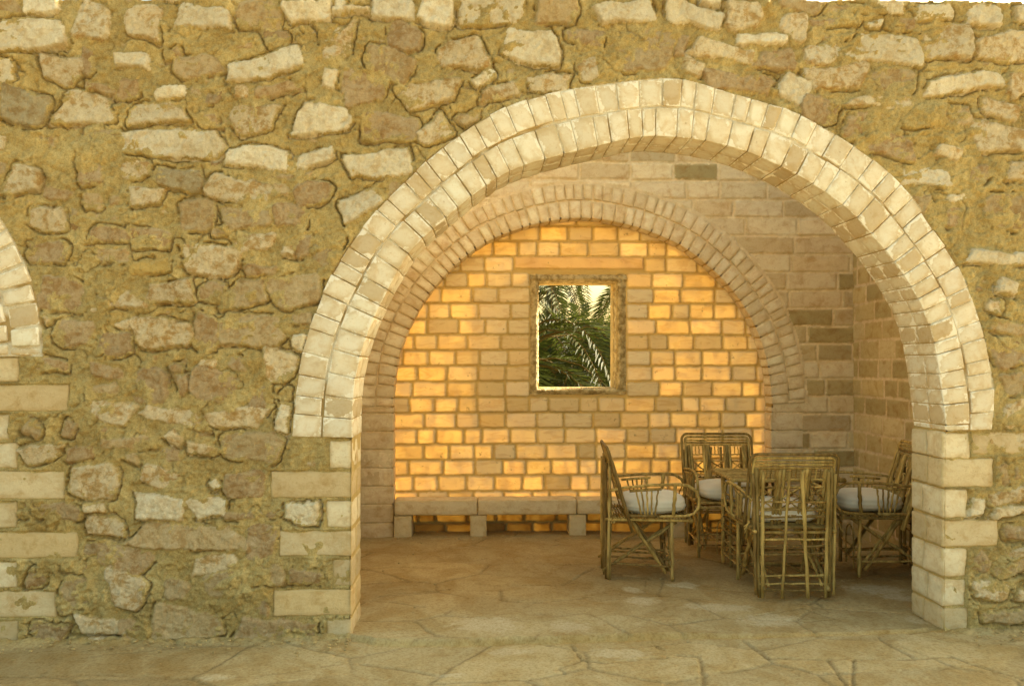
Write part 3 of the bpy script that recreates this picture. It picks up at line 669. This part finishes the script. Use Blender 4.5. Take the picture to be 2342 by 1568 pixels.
# rough combed plaster frame round the window
a = Acc()
def frame_bar(x0, x1, z0, z1, horiz):
    rg = random.Random(int(x0 * 100) + int(z0 * 31))
    n = int((x1 - x0 if horiz else z1 - z0) / .011); y0 = YN - YB
    nc = 7; V = []; L = (x1 - x0) if horiz else (z1 - z0); W = (z1 - z0) if horiz else (x1 - x0)
    inner_hi = {True: z0 > 1.6, False: x0 > (ox0 + ox1) / 2}[horiz]
    for i in range(n + 1):
        for j in range(nc):
            f = j / (nc - 1)                                # 0 outer edge, 1 window side
            yy = y0 - .034 * math.sin(min(1, f * 1.6 + .1) * 1.4) + (.03 if f > .8 else 0) + rg.uniform(-.009, .009) * (.4 + f)
            if j == nc - 1: yy = y0 + .10
            c = (f * W) if not inner_hi else (W - f * W)
            if j == nc - 1 or j == nc - 2: c += rg.uniform(-.005, .005)
            t = i / n * L
            V.append((x0 + t, yy, z0 + c) if horiz else (x0 + c, yy, z0 + t))
    Q = [(i * nc + j, i * nc + j + 1, (i + 1) * nc + j + 1, (i + 1) * nc + j) for i in range(n) for j in range(nc - 1)]
    a.add(V, Q)
frame_bar(wx0, wx1, oz1, wz1, True); frame_bar(wx0, wx1, wz0, oz0, True)
frame_bar(wx0, ox0, wz0, wz1, False); frame_bar(ox1, wx1, wz0, wz1, False)
a.build('window_frame', M_FRAME, back)
a = Acc(); yy = YN - YB
for b in ((wx0, ox0 + .004, oz0 - .1, oz1 + .1), (ox1 - .004, wx1, oz0 - .1, oz1 + .1), (ox0 + .004, ox1 - .004, oz1 - .004, oz1 + .1), (ox0 + .004, ox1 - .004, oz0 - .1, oz0 + .004)):
    plainbox(a, b[0], b[1], yy + .10, yy + .27, b[2], b[3])  # extra depth behind the panel, added to stop sun coming through the window
a.build('window_reveal', M_PLAST, back, False)
# unseen top and back sheet of the building, added to keep the sun out
a = Acc(); plainbox(a, XL - .4, XR + .4, .02, .30, 4.19, 4.85); a.build('sun_block_top', M_PLAST, back, False)
back_sheet(YN - YB + .008, XL - .3, XR + .3, [grow(open_n, .05)], 4.85, 'outer_plaster', back, M_PLAST, .03)

# ------------------------------------------------------------------ side walls
def side_wall(name, label, X0, sgn, seed):
    t = thing(name, label, 'wall', (X0, (YB + TH) / 2, 0)); rg = random.Random(seed)
    st = .0125; ys = np.arange(TH, YB + .02, st); zs = np.arange(-.06, 4.95, st)
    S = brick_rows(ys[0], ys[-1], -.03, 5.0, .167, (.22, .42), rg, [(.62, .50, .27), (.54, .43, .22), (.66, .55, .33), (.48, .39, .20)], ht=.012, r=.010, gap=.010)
    Y, Z, h, C, G, E = wall_field(ys, zs, S, seed, (.74, .60, .40), .006)
    Q, used = grid_faces(Z < 3.74 + .46 * (Y - TH)); yc = (YB + TH) / 2  # unseen top climbs towards the back, shaped to hold the sun off the arch
    V = np.stack([-sgn * h, Y - yc, Z], -1).reshape(-1, 3)[used]
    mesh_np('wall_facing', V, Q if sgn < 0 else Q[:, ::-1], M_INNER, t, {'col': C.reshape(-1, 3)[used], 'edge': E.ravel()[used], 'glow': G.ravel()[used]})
    a = Acc()
    for q in range(12):
        ya, yb = TH + (YB + .3 - TH) * q / 12, TH + (YB + .3 - TH) * (q + 1) / 12
        plainbox(a, *(sorted((sgn * .02, sgn * .25))), ya - yc + .002, yb - yc, -.05, 3.72 + .46 * (ya - TH))  # core follows the same sun-blocking slope
    a.build('wall_core', M_PLAST, t, False)
side_wall('alcove_wall', 'narrow side wall of tan blocks at the right end of the alcove', XR, 1, 6)
side_wall('alcove_wall', 'left end wall of the alcove hidden behind the rubble pier', XL, -1, 2)

# ================================================================== GROUND
CR2 = [[(150, 1390), (450, 1430), (720, 1480)], [(1570, 1270), (1630, 1370), (1800, 1395), (2200, 1350)], [(1640, 1370), (1500, 1430), (1540, 1460)], [(1660, 1080), (1800, 1130), (1960, 1232)],
       [(1340, 1095), (1500, 1105), (1660, 1085)], [(600, 1050), (420, 1020), (260, 1000)], [(270, 965), (500, 945), (740, 925)], [(930, 885), (1090, 898), (1520, 893), (1720, 770)],
       [(1100, 900), (1095, 998), (1270, 1010), (1330, 1010)], [(1250, 1050), (1330, 1015), (1500, 995), (1690, 975)], [(820, 740), (1000, 710)], [(1240, 740), (1450, 755), (1720, 745)],
       [(2060, 860), (2065, 935), (2180, 970)], [(150, 775), (400, 770), (640, 780)], [(1360, 640), (1500, 610)], [(2130, 1265), (2200, 1300)], [(160, 860), (500, 870)]]
CR3 = [[(500, 1085), (840, 1025), (1070, 1090), (870, 1125)], [(940, 985), (1040, 1050)], [(470, 1240), (610, 1360), (1010, 1362), (1200, 1358)], [(0, 1335), (170, 1350), (185, 1590)],
       [(1010, 1362), (1080, 1430), (1175, 1590)], [(1200, 1358), (1190, 1590)], [(1350, 1210), (1490, 1300), (1600, 1360), (1850, 1350), (2000, 1400), (2342, 1500), (2700, 1610)],
       [(0, 890), (300, 905), (480, 915)], [(1120, 850), (1550, 800)], [(1200, 1358), (1600, 1362)], [(1560, 1190), (1850, 1160)]]
CR1 = [[(-200, 1480), (600, 1470), (1400, 1490), (1900, 1445), (2342, 1385)], [(900, 1543), (1400, 1520)]]
cracks = []
for o, L in (((825, 1114), CR2), ((1650, 1114), CR3), ((0, 1114), CR1)):
    for p in L: cracks.append([onZ(*c2d(o, *q)) for q in p])
PALE = [((825, 1114), 1000, 1160, 280, 62), ((825, 1114), 1550, 1180, 180, 40), ((825, 1114), 1980, 920, 80, 20), ((825, 1114), 2280, 885, 110, 16), ((825, 1114), 1150, 1310, 170, 28),
        ((825, 1114), 760, 1470, 120, 12), ((1650, 1114), 80, 880, 110, 22), ((1650, 1114), 1330, 900, 260, 40), ((1650, 1114), 1480, 950, 120, 28), ((1650, 1114), 1620, 1110, 90, 30),
        ((1650, 1114), 650, 1110, 260, 50), ((825, 1114), 2050, 1000, 160, 30), ((0, 1114), 1450, 1485, 140, 20), ((1650, 1114), 300, 1030, 300, 28), ((825, 1114), 1900, 1330, 260, 40)]
step_line = [onZ(*c2d((825, 1114), *q)) for q in [(60, 1225), (250, 1262), (400, 1268), (800, 1266), (1100, 1258), (1500, 1250), (1960, 1234)]] + [onZ(*c2d((1650, 1114), *q)) for q in [(0, 1215), (500, 1213), (1000, 1200), (1350, 1188), (1700, 1175)]]
def pavement(x0, x1, y0, y1, st, name):
    xs = np.arange(x0, x1 + st / 2, st); ys = np.arange(y0, y1 + st / 2, st); X, Y = np.meshgrid(xs, ys)
    Xw = X + .02 * fbm(X, Y, 5, 3, 1) + .006 * fbm(X, Y, 30, 2, 2); Yw = Y + .02 * fbm(X, Y, 5, 3, 3) + .006 * fbm(X, Y, 30, 2, 4)
    n1 = fbm(X, Y, 2, 4, 1); n2 = fbm(X, Y, 14, 4, 2); n3 = fbm(X, Y, 50, 3, 5)
    h = .006 * n1 + .0035 * n2 + .0015 * n3
    sy = np.interp(Xw, [p[0] for p in step_line], [p[1] for p in step_line]); ins = sstep(-.014, .010, Yw - sy)
    hs = .024 * sstep(1.9, .8, X) * sstep(-1.1, -.6, X) + .008
    h += hs * ins + .006 * np.exp(-((Yw - sy - .015) / .02) ** 2)
    inside = sstep(.0, .9, Y + .25 * n1)
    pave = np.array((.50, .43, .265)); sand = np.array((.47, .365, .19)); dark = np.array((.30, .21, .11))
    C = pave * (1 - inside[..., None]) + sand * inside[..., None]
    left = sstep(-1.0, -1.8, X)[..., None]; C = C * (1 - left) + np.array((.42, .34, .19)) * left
    # every flagstone a shade of its own
    cell = np.floor(fbm(Xw, Yw, .9, 2, 6) * 6); C = C * (1 + .05 * np.sin(cell * 5.3)[..., None])
    # broken flags: jittered cells, each with its own level and shade, sand swallowing some of the joints
    F1 = np.full(X.shape, 9.0); F2 = np.full(X.shape, 9.0); ID = np.zeros(X.shape); rg = random.Random(77)
    for i in range(-6, 9):
        for j in range(-5, 9):
            px, py = (i + .5 * (j % 2) + rg.uniform(-.35, .35)) * .74, (j + rg.uniform(-.3, .3)) * .46
            d = np.hypot((Xw - px), (Yw - py) * 1.5); idv = rg.uniform(-1, 1)
            nearer = d < F1; F2 = np.where(nearer, F1, np.minimum(F2, d)); ID = np.where(nearer, idv, ID); F1 = np.where(nearer, d, F1)
    vis = sstep(-.30, .12, fbm(X, Y, 1.7, 3, 7)); jl = np.exp(-((F2 - F1) / .020) ** 2) * vis
    h += .0025 * ID - .007 * jl; C = C * (1 + .10 * (ID * sstep(0, .05, F2 - F1))[..., None]) * (1 - .28 * jl[..., None])
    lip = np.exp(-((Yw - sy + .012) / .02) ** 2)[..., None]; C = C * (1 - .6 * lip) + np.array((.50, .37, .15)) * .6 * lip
    for p in cracks:
        d = segdist(Xw, Yw, p); wd = .0075 * (1 + .8 * np.clip(n2 * 2, -1, 1)) + .001
        g = np.exp(-(d / wd) ** 2); h -= .011 * g; C = C * (1 - .5 * g[..., None]) + np.array((.45, .33, .15)) * .25 * g[..., None]
    G = np.zeros(X.shape)
    for o, cx, cy, a, b in PALE:
        px, py = c2d(o, cx, cy); c = onZ(px, py); e = onZ(*c2d(o, cx + a, cy)); f = onZ(*c2d(o, cx, cy + b))
        rx = abs(e[0] - c[0]); ry = abs(c[1] - f[1]) + .02
        G = np.maximum(G, np.exp(-(((X - c[0]) / rx) ** 2 + ((Y - c[1]) / ry) ** 2) * .9))
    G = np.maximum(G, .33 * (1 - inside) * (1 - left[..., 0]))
    # debris against the foot of the wall
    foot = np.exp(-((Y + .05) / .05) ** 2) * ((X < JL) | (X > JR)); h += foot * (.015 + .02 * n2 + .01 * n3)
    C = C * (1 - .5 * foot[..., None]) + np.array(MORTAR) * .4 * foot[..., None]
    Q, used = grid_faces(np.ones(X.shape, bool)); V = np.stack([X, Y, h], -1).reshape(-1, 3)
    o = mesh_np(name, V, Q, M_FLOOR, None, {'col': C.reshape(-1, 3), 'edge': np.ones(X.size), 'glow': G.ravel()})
    o['kind'] = 'structure'
pavement(-3.4, 4.2, -1.5, 3.05, .0105, 'pavement')
def gheight(x, y):
    return -.045 + .95 * float(sstep(6, 24, y)) * 1.0
xs = np.concatenate([np.linspace(-400, -30, 12), np.linspace(-28, 28, 57), np.linspace(30, 400, 12)])
ys = np.concatenate([np.linspace(-300, -30, 10), np.linspace(-28, 70, 99), np.linspace(75, 900, 14)])
X, Y = np.meshgrid(xs, ys); Zg = -.05 + .93 * sstep(6, 22, Y) + .05 * fbm(X, Y, .3, 3, 2) * sstep(5, 12, np.abs(Y))
Q, used = grid_faces(np.ones(X.shape, bool))
g = mesh_np('ground', np.stack([X, Y, Zg], -1).reshape(-1, 3), Q, M_SAND, None, {'col': np.ones((X.size, 3))}); g['kind'] = 'structure'
# crumbs of mortar and grit along the wall foot
a = Acc(); rg = random.Random(9)
for i in range(260):
    x = rg.choice([rg.uniform(-2.9, JL), rg.uniform(-2.9, JL), rg.uniform(JR, 3.4), rg.uniform(JL, JR)]); inner = JL < x < JR
    y = -.05 - abs(rg.gauss(0, .12)) if not inner else rg.choice([YB - .05 - abs(rg.gauss(0, .15)), rg.uniform(.2, 2.5)])
    s = rg.uniform(.003, .011) * (1 if not inner else .8); z0 = .012 if not inner else .03
    boxr(a, x, x + s * 2, y, y + s * 1.6, z0, z0 + s, r=s * .4, col=tuple(np.array((1, 1, .95)) * rg.uniform(.8, 1.3)), rough=.001, seed=i, seg=(1, 1, 1))
o = a.build('grit', M_SAND); o['kind'] = 'stuff'; o['label'] = 'ochre mortar crumbs and grit scattered along the foot of the walls'; o['category'] = 'grit'

# ================================================================== BENCH
bz1 = onY(1100, 1144, 2.63)[1]; bz0 = onY(1100, 1177, 2.63)[1]
bench = thing('stone_bench', 'low pale stone slab bench on square block legs inside the glowing niche', 'bench', (0, 2.8, 0))
cuts = [onY(p, 1150, 2.63)[0] for p in (901, 1092, 1320, 1548, 1757)]; rg = random.Random(3)
for i in range(4):
    a = Acc(); boxr(a, cuts[i] + .003, cuts[i + 1] - .003, -.17, .075, bz0 + rg.uniform(-.003, .003), bz1 + rg.uniform(-.004, .004), r=.012, col=(.74, .64, .46), rough=.005, seed=i, seg=(12, 3, 4))
    a.build('seat_slab', M_QUOIN, bench)
for p0, p1 in ((900, 941), (1075, 1113), (1302, 1341), (1535, 1574), (1716, 1752)):
    a = Acc(); boxr(a, onY(p0, 1200, 2.63)[0], onY(p1, 1200, 2.63)[0], -.16, .07, -.02, bz0 - .005, r=.010, col=(.68, .58, .39), rough=.005, seed=p0, seg=(3, 5, 3))
    a.build('leg', M_QUOIN, bench)

# ================================================================== CANE CHAIRS, CUSHIONS, TABLE
def arc_pts(c, r, a0, a1, n, plane):
    return [plane(c[0] + r * math.cos(t), c[1] + r * math.sin(t)) for t in np.linspace(a0, a1, n)]
CN = [(1, 1, 1), (.7, .68, .62), (1.3, 1.28, 1.2), (.9, .85, .75), (1.15, 1.15, 1.1), (.55, .5, .45)]
def make_chair(loc, rz, label, seed):
    t = thing('cane_armchair', label, 'chair', (*loc, .028), rz, 'palm rib armchairs round the table'); rg = random.Random(seed)
    cc = lambda: rg.choice(CN)
    def one(name, lines, parent=t, wob=.003, n=7, flat=1.0):
        a = Acc()
        for p, r in lines: tube(a, p, [q * .95 for q in r] if isinstance(r, list) else r * .95, n, cc(), flat, rg.randrange(9999), wob)
        return a.build(name, M_CANE, parent)
    # legs
    for s in (-1, 1):
        one('leg', [([(0.0, s * .235, 0), (.002, s * .255, .87)], .0135), ([(-.012, s * .262, .02), (.0, s * .278, .83)], .011)])
        one('leg', [([(.455, s * .25, 0), (.45, s * .25, .43)], .014)])
        one('side_brace', [([(.16, s * .235, .43), (.41, s * .23, .05)], .014), ([(.18, s * .20, .42), (.43, s * .195, .06)], .012)], wob=.004)
        one('side_brace', [([(-.05, s * .215, .06), (.49, s * .22, .42)], .0115), ([(-.02, s * .18, .08), (.46, s * .17, .40)], .010)], wob=.005)
    one('stretcher', [([(-.01, y, .12 + dz), (.47, y, .10 + dz)], .008) for y, dz in ((-.24, 0), (.24, .01), (-.10, .02), (.10, .015))])
    # rear ladder, standing straight behind the leaning back
    one('rear_lattice', [([(-.02, -.045, .85), (-.025, -.085, 0)], .013), ([(-.02, .04, .85), (-.03, .092, 0)], .0105), ([(-.02, -.225, .85), (-.02, -.205, 0.0)], .013), ([(-.02, .215, .85), (-.02, .222, 0)], .0125)]
        + [([(-.008, -.235, z + rg.uniform(-.004, .004)), (-.008, .235, z + rg.uniform(-.004, .004))], .0075) for z in (.64, .59, .54, .39, .345, .29, .15, .094, .047)])
    # leaning back
    def bp(y, z, off=0.0):                                  # a point of the leaning plane
        f = (z - .38) / .60; return (.155 - .18 * f + off, y, z)
    Wd = .30; top = .965
    def hoop(w, zt, r0, off):
        pts = [bp(-w, .36, off), bp(-w, .6, off), bp(-w, zt - r0, off)]
        pts += arc_pts((-w + r0, zt - r0), r0, math.pi, math.pi / 2, 6, lambda y, z: bp(y, z, off))[1:]
        pts += arc_pts((w - r0, zt - r0), r0, math.pi / 2, 0, 6, lambda y, z: bp(y, z, off)) + [bp(w, .6, off), bp(w, .36, off)]
        return pts
    one('back_frame', [(hoop(Wd, top, .05, 0), .012), (hoop(Wd - .026, top - .026, .03, .004), .0115)], wob=0, n=8)
    bars = [([bp(-.265, z), bp(.265, z)], .0095) for z in (.912, .892, .87)]
    slat = []
    for y in (-.245, -.222, -.118, -.094, -.070, .062, .086, .110, .222, .245): slat.append(([bp(y + rg.uniform(-.004, .004), .87, .006), bp(y * .97, .40, .006)], .0135))
    X_ = []
    for y0, y1 in ((-.215, -.125), (-.062, .054), (.118, .215)):
        for z in (.79, .735, .585, .53): X_.append(([bp(y0, z, -.004), bp(y1, z, -.004)], .006))
        for z0, z1 in ((.735, .66), (.66, .585)):
            X_.append(([bp(y0, z0, -.004), bp(y1, z1, -.004)], .006)); X_.append(([bp(y0, z1, -.008), bp(y1, z0, -.008)], .006))
        ym = (y0 + y1) / 2; X_.append(([bp(ym - .015, .86, -.002), bp(ym - .015, .79, -.002)], .005)); X_.append(([bp(ym + .015, .86, -.002), bp(ym + .015, .79, -.002)], .005))
    one('back_panel', bars + slat + X_, wob=.0025, n=6)
    # seat
    sr = [([(-.03, s * .27, .448), (.60, s * .27, .440)], .012) for s in (-1, 1)] + [([(.03, -.285, .43), (.03, .285, .43)], .012), ([(.585, -.27, .428), (.585, .27, .428)], .012)]
    sr += [([(.02 + i * .0215, -.292, .462), (.02 + i * .0215, .292, .462)], .0075) for i in range(27)]
    one('seat', sr, wob=.0015, n=6)
    # front hoop under the seat
    hp = [(.452, -.10, .03), (.452, -.10, .24)] + [(.452, .10 * math.cos(q), .24 + .10 * math.sin(q)) for q in np.linspace(math.pi, 0, 9)] + [(.452, .10, .24), (.452, .10, .03)]
    one('front_hoop', [(hp, .006), ([(.452, -.24, .10), (.452, .24, .10)], .0075), ([(.452, -.24, .19), (.452, .24, .19)], .006)], wob=0)
    # arms
    for s in (-1, 1):
        y = s * .295
        pts = [(-.0, y * .97, .655), (.10, y, .680), (.30, y, .700), (.50, y, .705), (.565, y, .695), (.615, y, .66), (.64, y, .60), (.635, y, .54), (.60, y, .495), (.54, y, .478), (.36, y, .474)]
        am = one('arm', [(pts, [.009, .010, .011, .012, .012, .012, .011, .011, .011, .011, .010]), ([(.14, y, .655), (.37, y, .672)], .010), ([(.13, y, .477), (.34, y, .477)], .012)], wob=.0, n=8)
        for xt, xb in ((.185, .225), (.225, .25), (.262, .272), (.30, .298), (.345, .325)):
            one('spindle', [([(xt, y, .665), (xb, y, .48)], .007)], am)
        one('spindle', [([(.47, y, .70), (.455, y, .48)], [.014] * 2)], am)
        one('lashing', [([(.0 + q * .012, y * 1.02, .50 + q * .012), (.03 - q * .012, y * 1.12, .47 - q * .02)], .004) for q in (0, 1, 2)], am)
    return t
def make_cushion(loc, rz, label, seed, sx=.49, sy=.50, hgt=.13):
    n, m = 48, 22; V = []; rg = random.Random(seed); ph = rg.uniform(0, 6)
    for j in range(m + 1):
        f = j / m; th = -math.pi / 2 + math.pi * f; zc = math.sin(th); rc = max(.0, math.cos(th)) ** .42
        pleat = .022 * abs(math.sin(zc * 8.0 + .4 * math.sin(ph))) * (abs(zc) < .7) if zc < .35 else 0
        for i in range(n):
            q = 2 * math.pi * i / n; c, s = math.cos(q), math.sin(q); p = 3.6
            k = (abs(c) ** p + abs(s) ** p) ** (-1 / p)
            wv = 1 + .012 * math.sin(q * 7 + ph + zc * 2) + .006 * math.sin(q * 17 + zc * 9)
            r = (rc * k * wv) - pleat * 1.6
            z = zc * hgt / 2 * (1 + .10 * math.sin(q * 3 + ph)) if zc < 0 else zc * hgt / 2 * (1.15 + .05 * math.sin(q * 2 + ph)) * (1 - .0 * r)
            V.append((r * c * sx / 2, r * s * sy / 2, z + hgt / 2))
    Q = [(j * n + i, j * n + (i + 1) % n, (j + 1) * n + (i + 1) % n, (j + 1) * n + i) for j in range(m) for i in range(n)]
    t = mesh_np('seat_cushion', V, Q, M_CUSH, None, {'col': np.ones((len(V), 3))})
    t.location = loc; t.rotation_euler = (0, 0, rz); tag(t, label, 'cushion', 'white cushions on the cane chairs'); return t
def place(p, rz, label, clabel, seed):
    make_chair(p, rz, label, seed)
    c, s = math.cos(rz), math.sin(rz); make_cushion((p[0] + c * .34, p[1] + s * .34, .028 + .466), rz, clabel, seed)
def off(p, rz, x, y): c, s = math.cos(rz), math.sin(rz); return (p[0] + c * x - s * y, p[1] + s * x + c * y)
# left chair: near feet measured in the photograph
rz = R(-4); p = off(onZ(1394, 1326, .028), rz, 0, .25); place(p, rz, 'cane armchair seen side-on at the left of the table, facing right', 'plump white cushion on the side-on left cane armchair', 1)
rz = R(171); p = off(onZ(1965, 1319, .028), rz, -.455, -.25); place(p, rz, 'cane armchair at the right of the table, half hidden by the stone pier', 'white cushion on the right cane armchair beside the pier', 2)
p = camspace(1.905, 5.50); place(p, R(88.5), 'cane armchair nearest the viewer with its tall ladder back turned to the camera', 'white cushion glimpsed through the ladder back of the nearest armchair', 3)
p = camspace(1.775, 7.07); place(p, R(-93), 'cane armchair behind the table facing the viewer, against the glowing wall', 'white cushion on the armchair behind the table', 4)
# table
tc = camspace(2.02, 6.24); trz = R(-1)
table = thing('cane_table', 'square palm rib table with ladder-like sides among the armchairs', 'table', (*tc, .028), trz); rg = random.Random(8)
a = Acc(); W2, D2 = .40, .29
for i in range(36):
    y = -D2 + (i + .5) * 2 * D2 / 36; tube(a, [(-W2 + rg.uniform(-.008, .004), y, .728), (W2 + rg.uniform(-.004, .008), y, .728)], .0085, 6, rg.choice(CN), 1, i, .001)
for y in (-D2 - .004, D2 + .004): tube(a, [(-W2 - .01, y, .724), (W2 + .01, y, .724)], .014, 8, (1.1, 1.1, 1.1), 1, 3, .002)
for x in (-W2 - .008, W2 + .008): tube(a, [(x, -D2 - .01, .722), (x, D2 + .01, .722)], .013, 8, (1.1, 1.05, 1), 1, 4, .002)
a.build('table_top', M_CANE, table)
for sx in (-1, 1):
    for sy in (-1, 1):
        a = Acc(); tube(a, [(sx * .345, sy * .22, 0), (sx * .345, sy * .22, .712)], .0145, 8, rg.choice(CN), 1, sx * 3 + sy, .003); a.build('leg', M_CANE, table)
    a = Acc(); tube(a, [(sx * .345, .0, 0.02), (sx * .345, .0, .712)], .011, 7, rg.choice(CN), 1, 5, .003)
    for z in (.08, .13, .18, .27, .32, .37, .46, .51, .56, .65): tube(a, [(sx * .345, -.23, z), (sx * .345, .23, z + rg.uniform(-.004, .004))], .007, 6, rg.choice(CN), 1, int(z * 100), .002)
    a.build('side_lattice', M_CANE, table)
a = Acc()
for y in (-.22, .22):
    a = Acc()
    for z in (.10, .66): tube(a, [(-.345, y, z), (.345, y, z)], .009, 6, rg.choice(CN), 1, int(z * 50), .003)
    tube(a, [(-.33, y, .12), (.33, y, .64)], .008, 6, rg.choice(CN), 1, 2, .003); a.build('stretcher', M_CANE, table)

# ================================================================== PALMS BEYOND THE WINDOW
def palm(name, label, loc, seed, nf=34, L=4.0, trunk=.5, crown_z=None, droop=1.0, low=False):
    t = thing(name, label, 'palm tree', loc, 0, 'date palms beyond the window'); rg = random.Random(seed)
    a = Acc()
    for i in range(9 if low else 2):
        ang = rg.uniform(0, 6.28); b = (.25 * math.cos(ang), .25 * math.sin(ang)) if low else (0, 0); hh = trunk * rg.uniform(.6, 1.1) if low else trunk
        tube(a, [(b[0] * q, b[1] * q, hh * q * .5) for q in (0, 1, 2)], [.07, .07, .06] if low else [.26, .23, .20], 9, (1, 1, 1), 1, i)
        if not low: break
    a.build('trunk', M_TRUNK, t)
    V = []; Q = []; Cc = []; a = Acc(); st = Acc()
    def hides_gap(pts):
        k = 0
        for q in pts:
            x, y = loc[0] + q[0], loc[1] + q[1] + DIST; zc = CS * y + SN * x; px = 1171 + F * (CS * x - SN * y) / zc; py = 832 - F * (loc[2] + q[2] - EYE) / zc
            k += (630 < py < 735) and (1340 < px - (735 - py) * .25 < 1366)
        return k > 0
    for f in range(nf):
        az = rg.uniform(0, 6.28); el = R(rg.uniform(20, 82)); Lf = L * rg.uniform(.75, 1.15); p = np.array([0, 0, trunk]); d = np.array([math.cos(az) * math.cos(el), math.sin(az) * math.cos(el), math.sin(el)])
        n = 22; seg = Lf / n; pts = []; ds = []
        for i in range(n + 1):
            pts.append(p.copy()); ds.append(d / np.linalg.norm(d)); p = p + ds[-1] * seg; d = ds[-1] + np.array([0, 0, -.075 * droop * (1 + i / n)]) + np.array([rg.gauss(0, .008), rg.gauss(0, .008), 0])
        if hides_gap(pts): continue
        tube(st, pts[::3] + [pts[-1]], [max(.004, .024 * (1 - i / 9)) for i in range(len(pts[::3]) + 1)], 5, (1.3, 1.3, .6), 1, f)
        col = rg.choice([(1, 1, 1), (.7, .8, .7), (1.5, 1.35, .8), (.6, .7, .6)])
        for i in range(4, n + 1):
            for kq in range(2):
                fr = i + kq / 2.0
                if fr > n: continue
                i0 = int(fr); w = fr - i0; i1 = min(n, i0 + 1)
                P0 = pts[i0] * (1 - w) + pts[i1] * w; T = ds[i0]; S_ = np.cross(T, [0, 0, 1.0]); S_ /= np.linalg.norm(S_) + 1e-6; U = np.cross(S_, T)
                ll = .60 * math.sin(math.pi * min(1, (fr - 3) / (n - 2) * .85 + .12)) * rg.uniform(.85, 1.1)
                for sd in (-1, 1):
                    dr = T * rg.uniform(.55, .8) + S_ * sd * .8 + U * rg.uniform(.15, .45); dr /= np.linalg.norm(dr); wv = np.cross(dr, U); wv /= np.linalg.norm(wv) + 1e-6
                    tip = P0 + dr * ll + np.array([0, 0, -.10 * ll]); mid = P0 + dr * ll * .45; k = len(V)
                    V += [P0, mid + wv * .027, tip, mid - wv * .027]; Q.append((k, k + 1, k + 2, k + 3)); Cc += [col] * 4
    st.build('frond_stems', M_TRUNK, t)
    mesh_np('fronds', V, Q, M_LEAF, t, {'col': np.array(Cc)}, False)
def zg(x, y): return float(-.05 + .93 * sstep(6, 22, y))
def at(px, zc): xc = (px - 1171) / F * zc; return camspace(xc, zc)
PL = [(1325, 21, 40, 4.6, .25, 1.1, True, 'bushy date palm clump rising from the ground in the middle of the window'),
    (1150, 16, 44, 4.4, 1.3, 1.3, False, 'nearest date palm, its fronds arching into the window from the left'),
    (1445, 19, 46, 4.2, 1.2, 1.3, False, 'dark date palm whose fronds fill the right edge of the window'),
    (1262, 30, 60, 5.0, 3.6, 1.5, False, 'tall date palm whose hanging fronds fill the top of the window'),
    (1470, 34, 40, 4.6, 3.6, 1.4, False, 'tall palm at the upper right of the window beyond the others'),
    (1385, 26, 26, 2.8, .15, 1.0, True, 'small low palm near the ground at the lower right of the window'),
    (1240, 25, 26, 2.4, .15, 1.0, True, 'small low palm near the ground at the lower left of the window')]
for i, (px, zc, nf, L, tr, dr, low, lb) in enumerate(PL):
    x, y = at(px, zc); palm('date_palm', lb, (x, y, zg(x, y) - .05), 40 + i, nf, L, tr, None, dr, low)
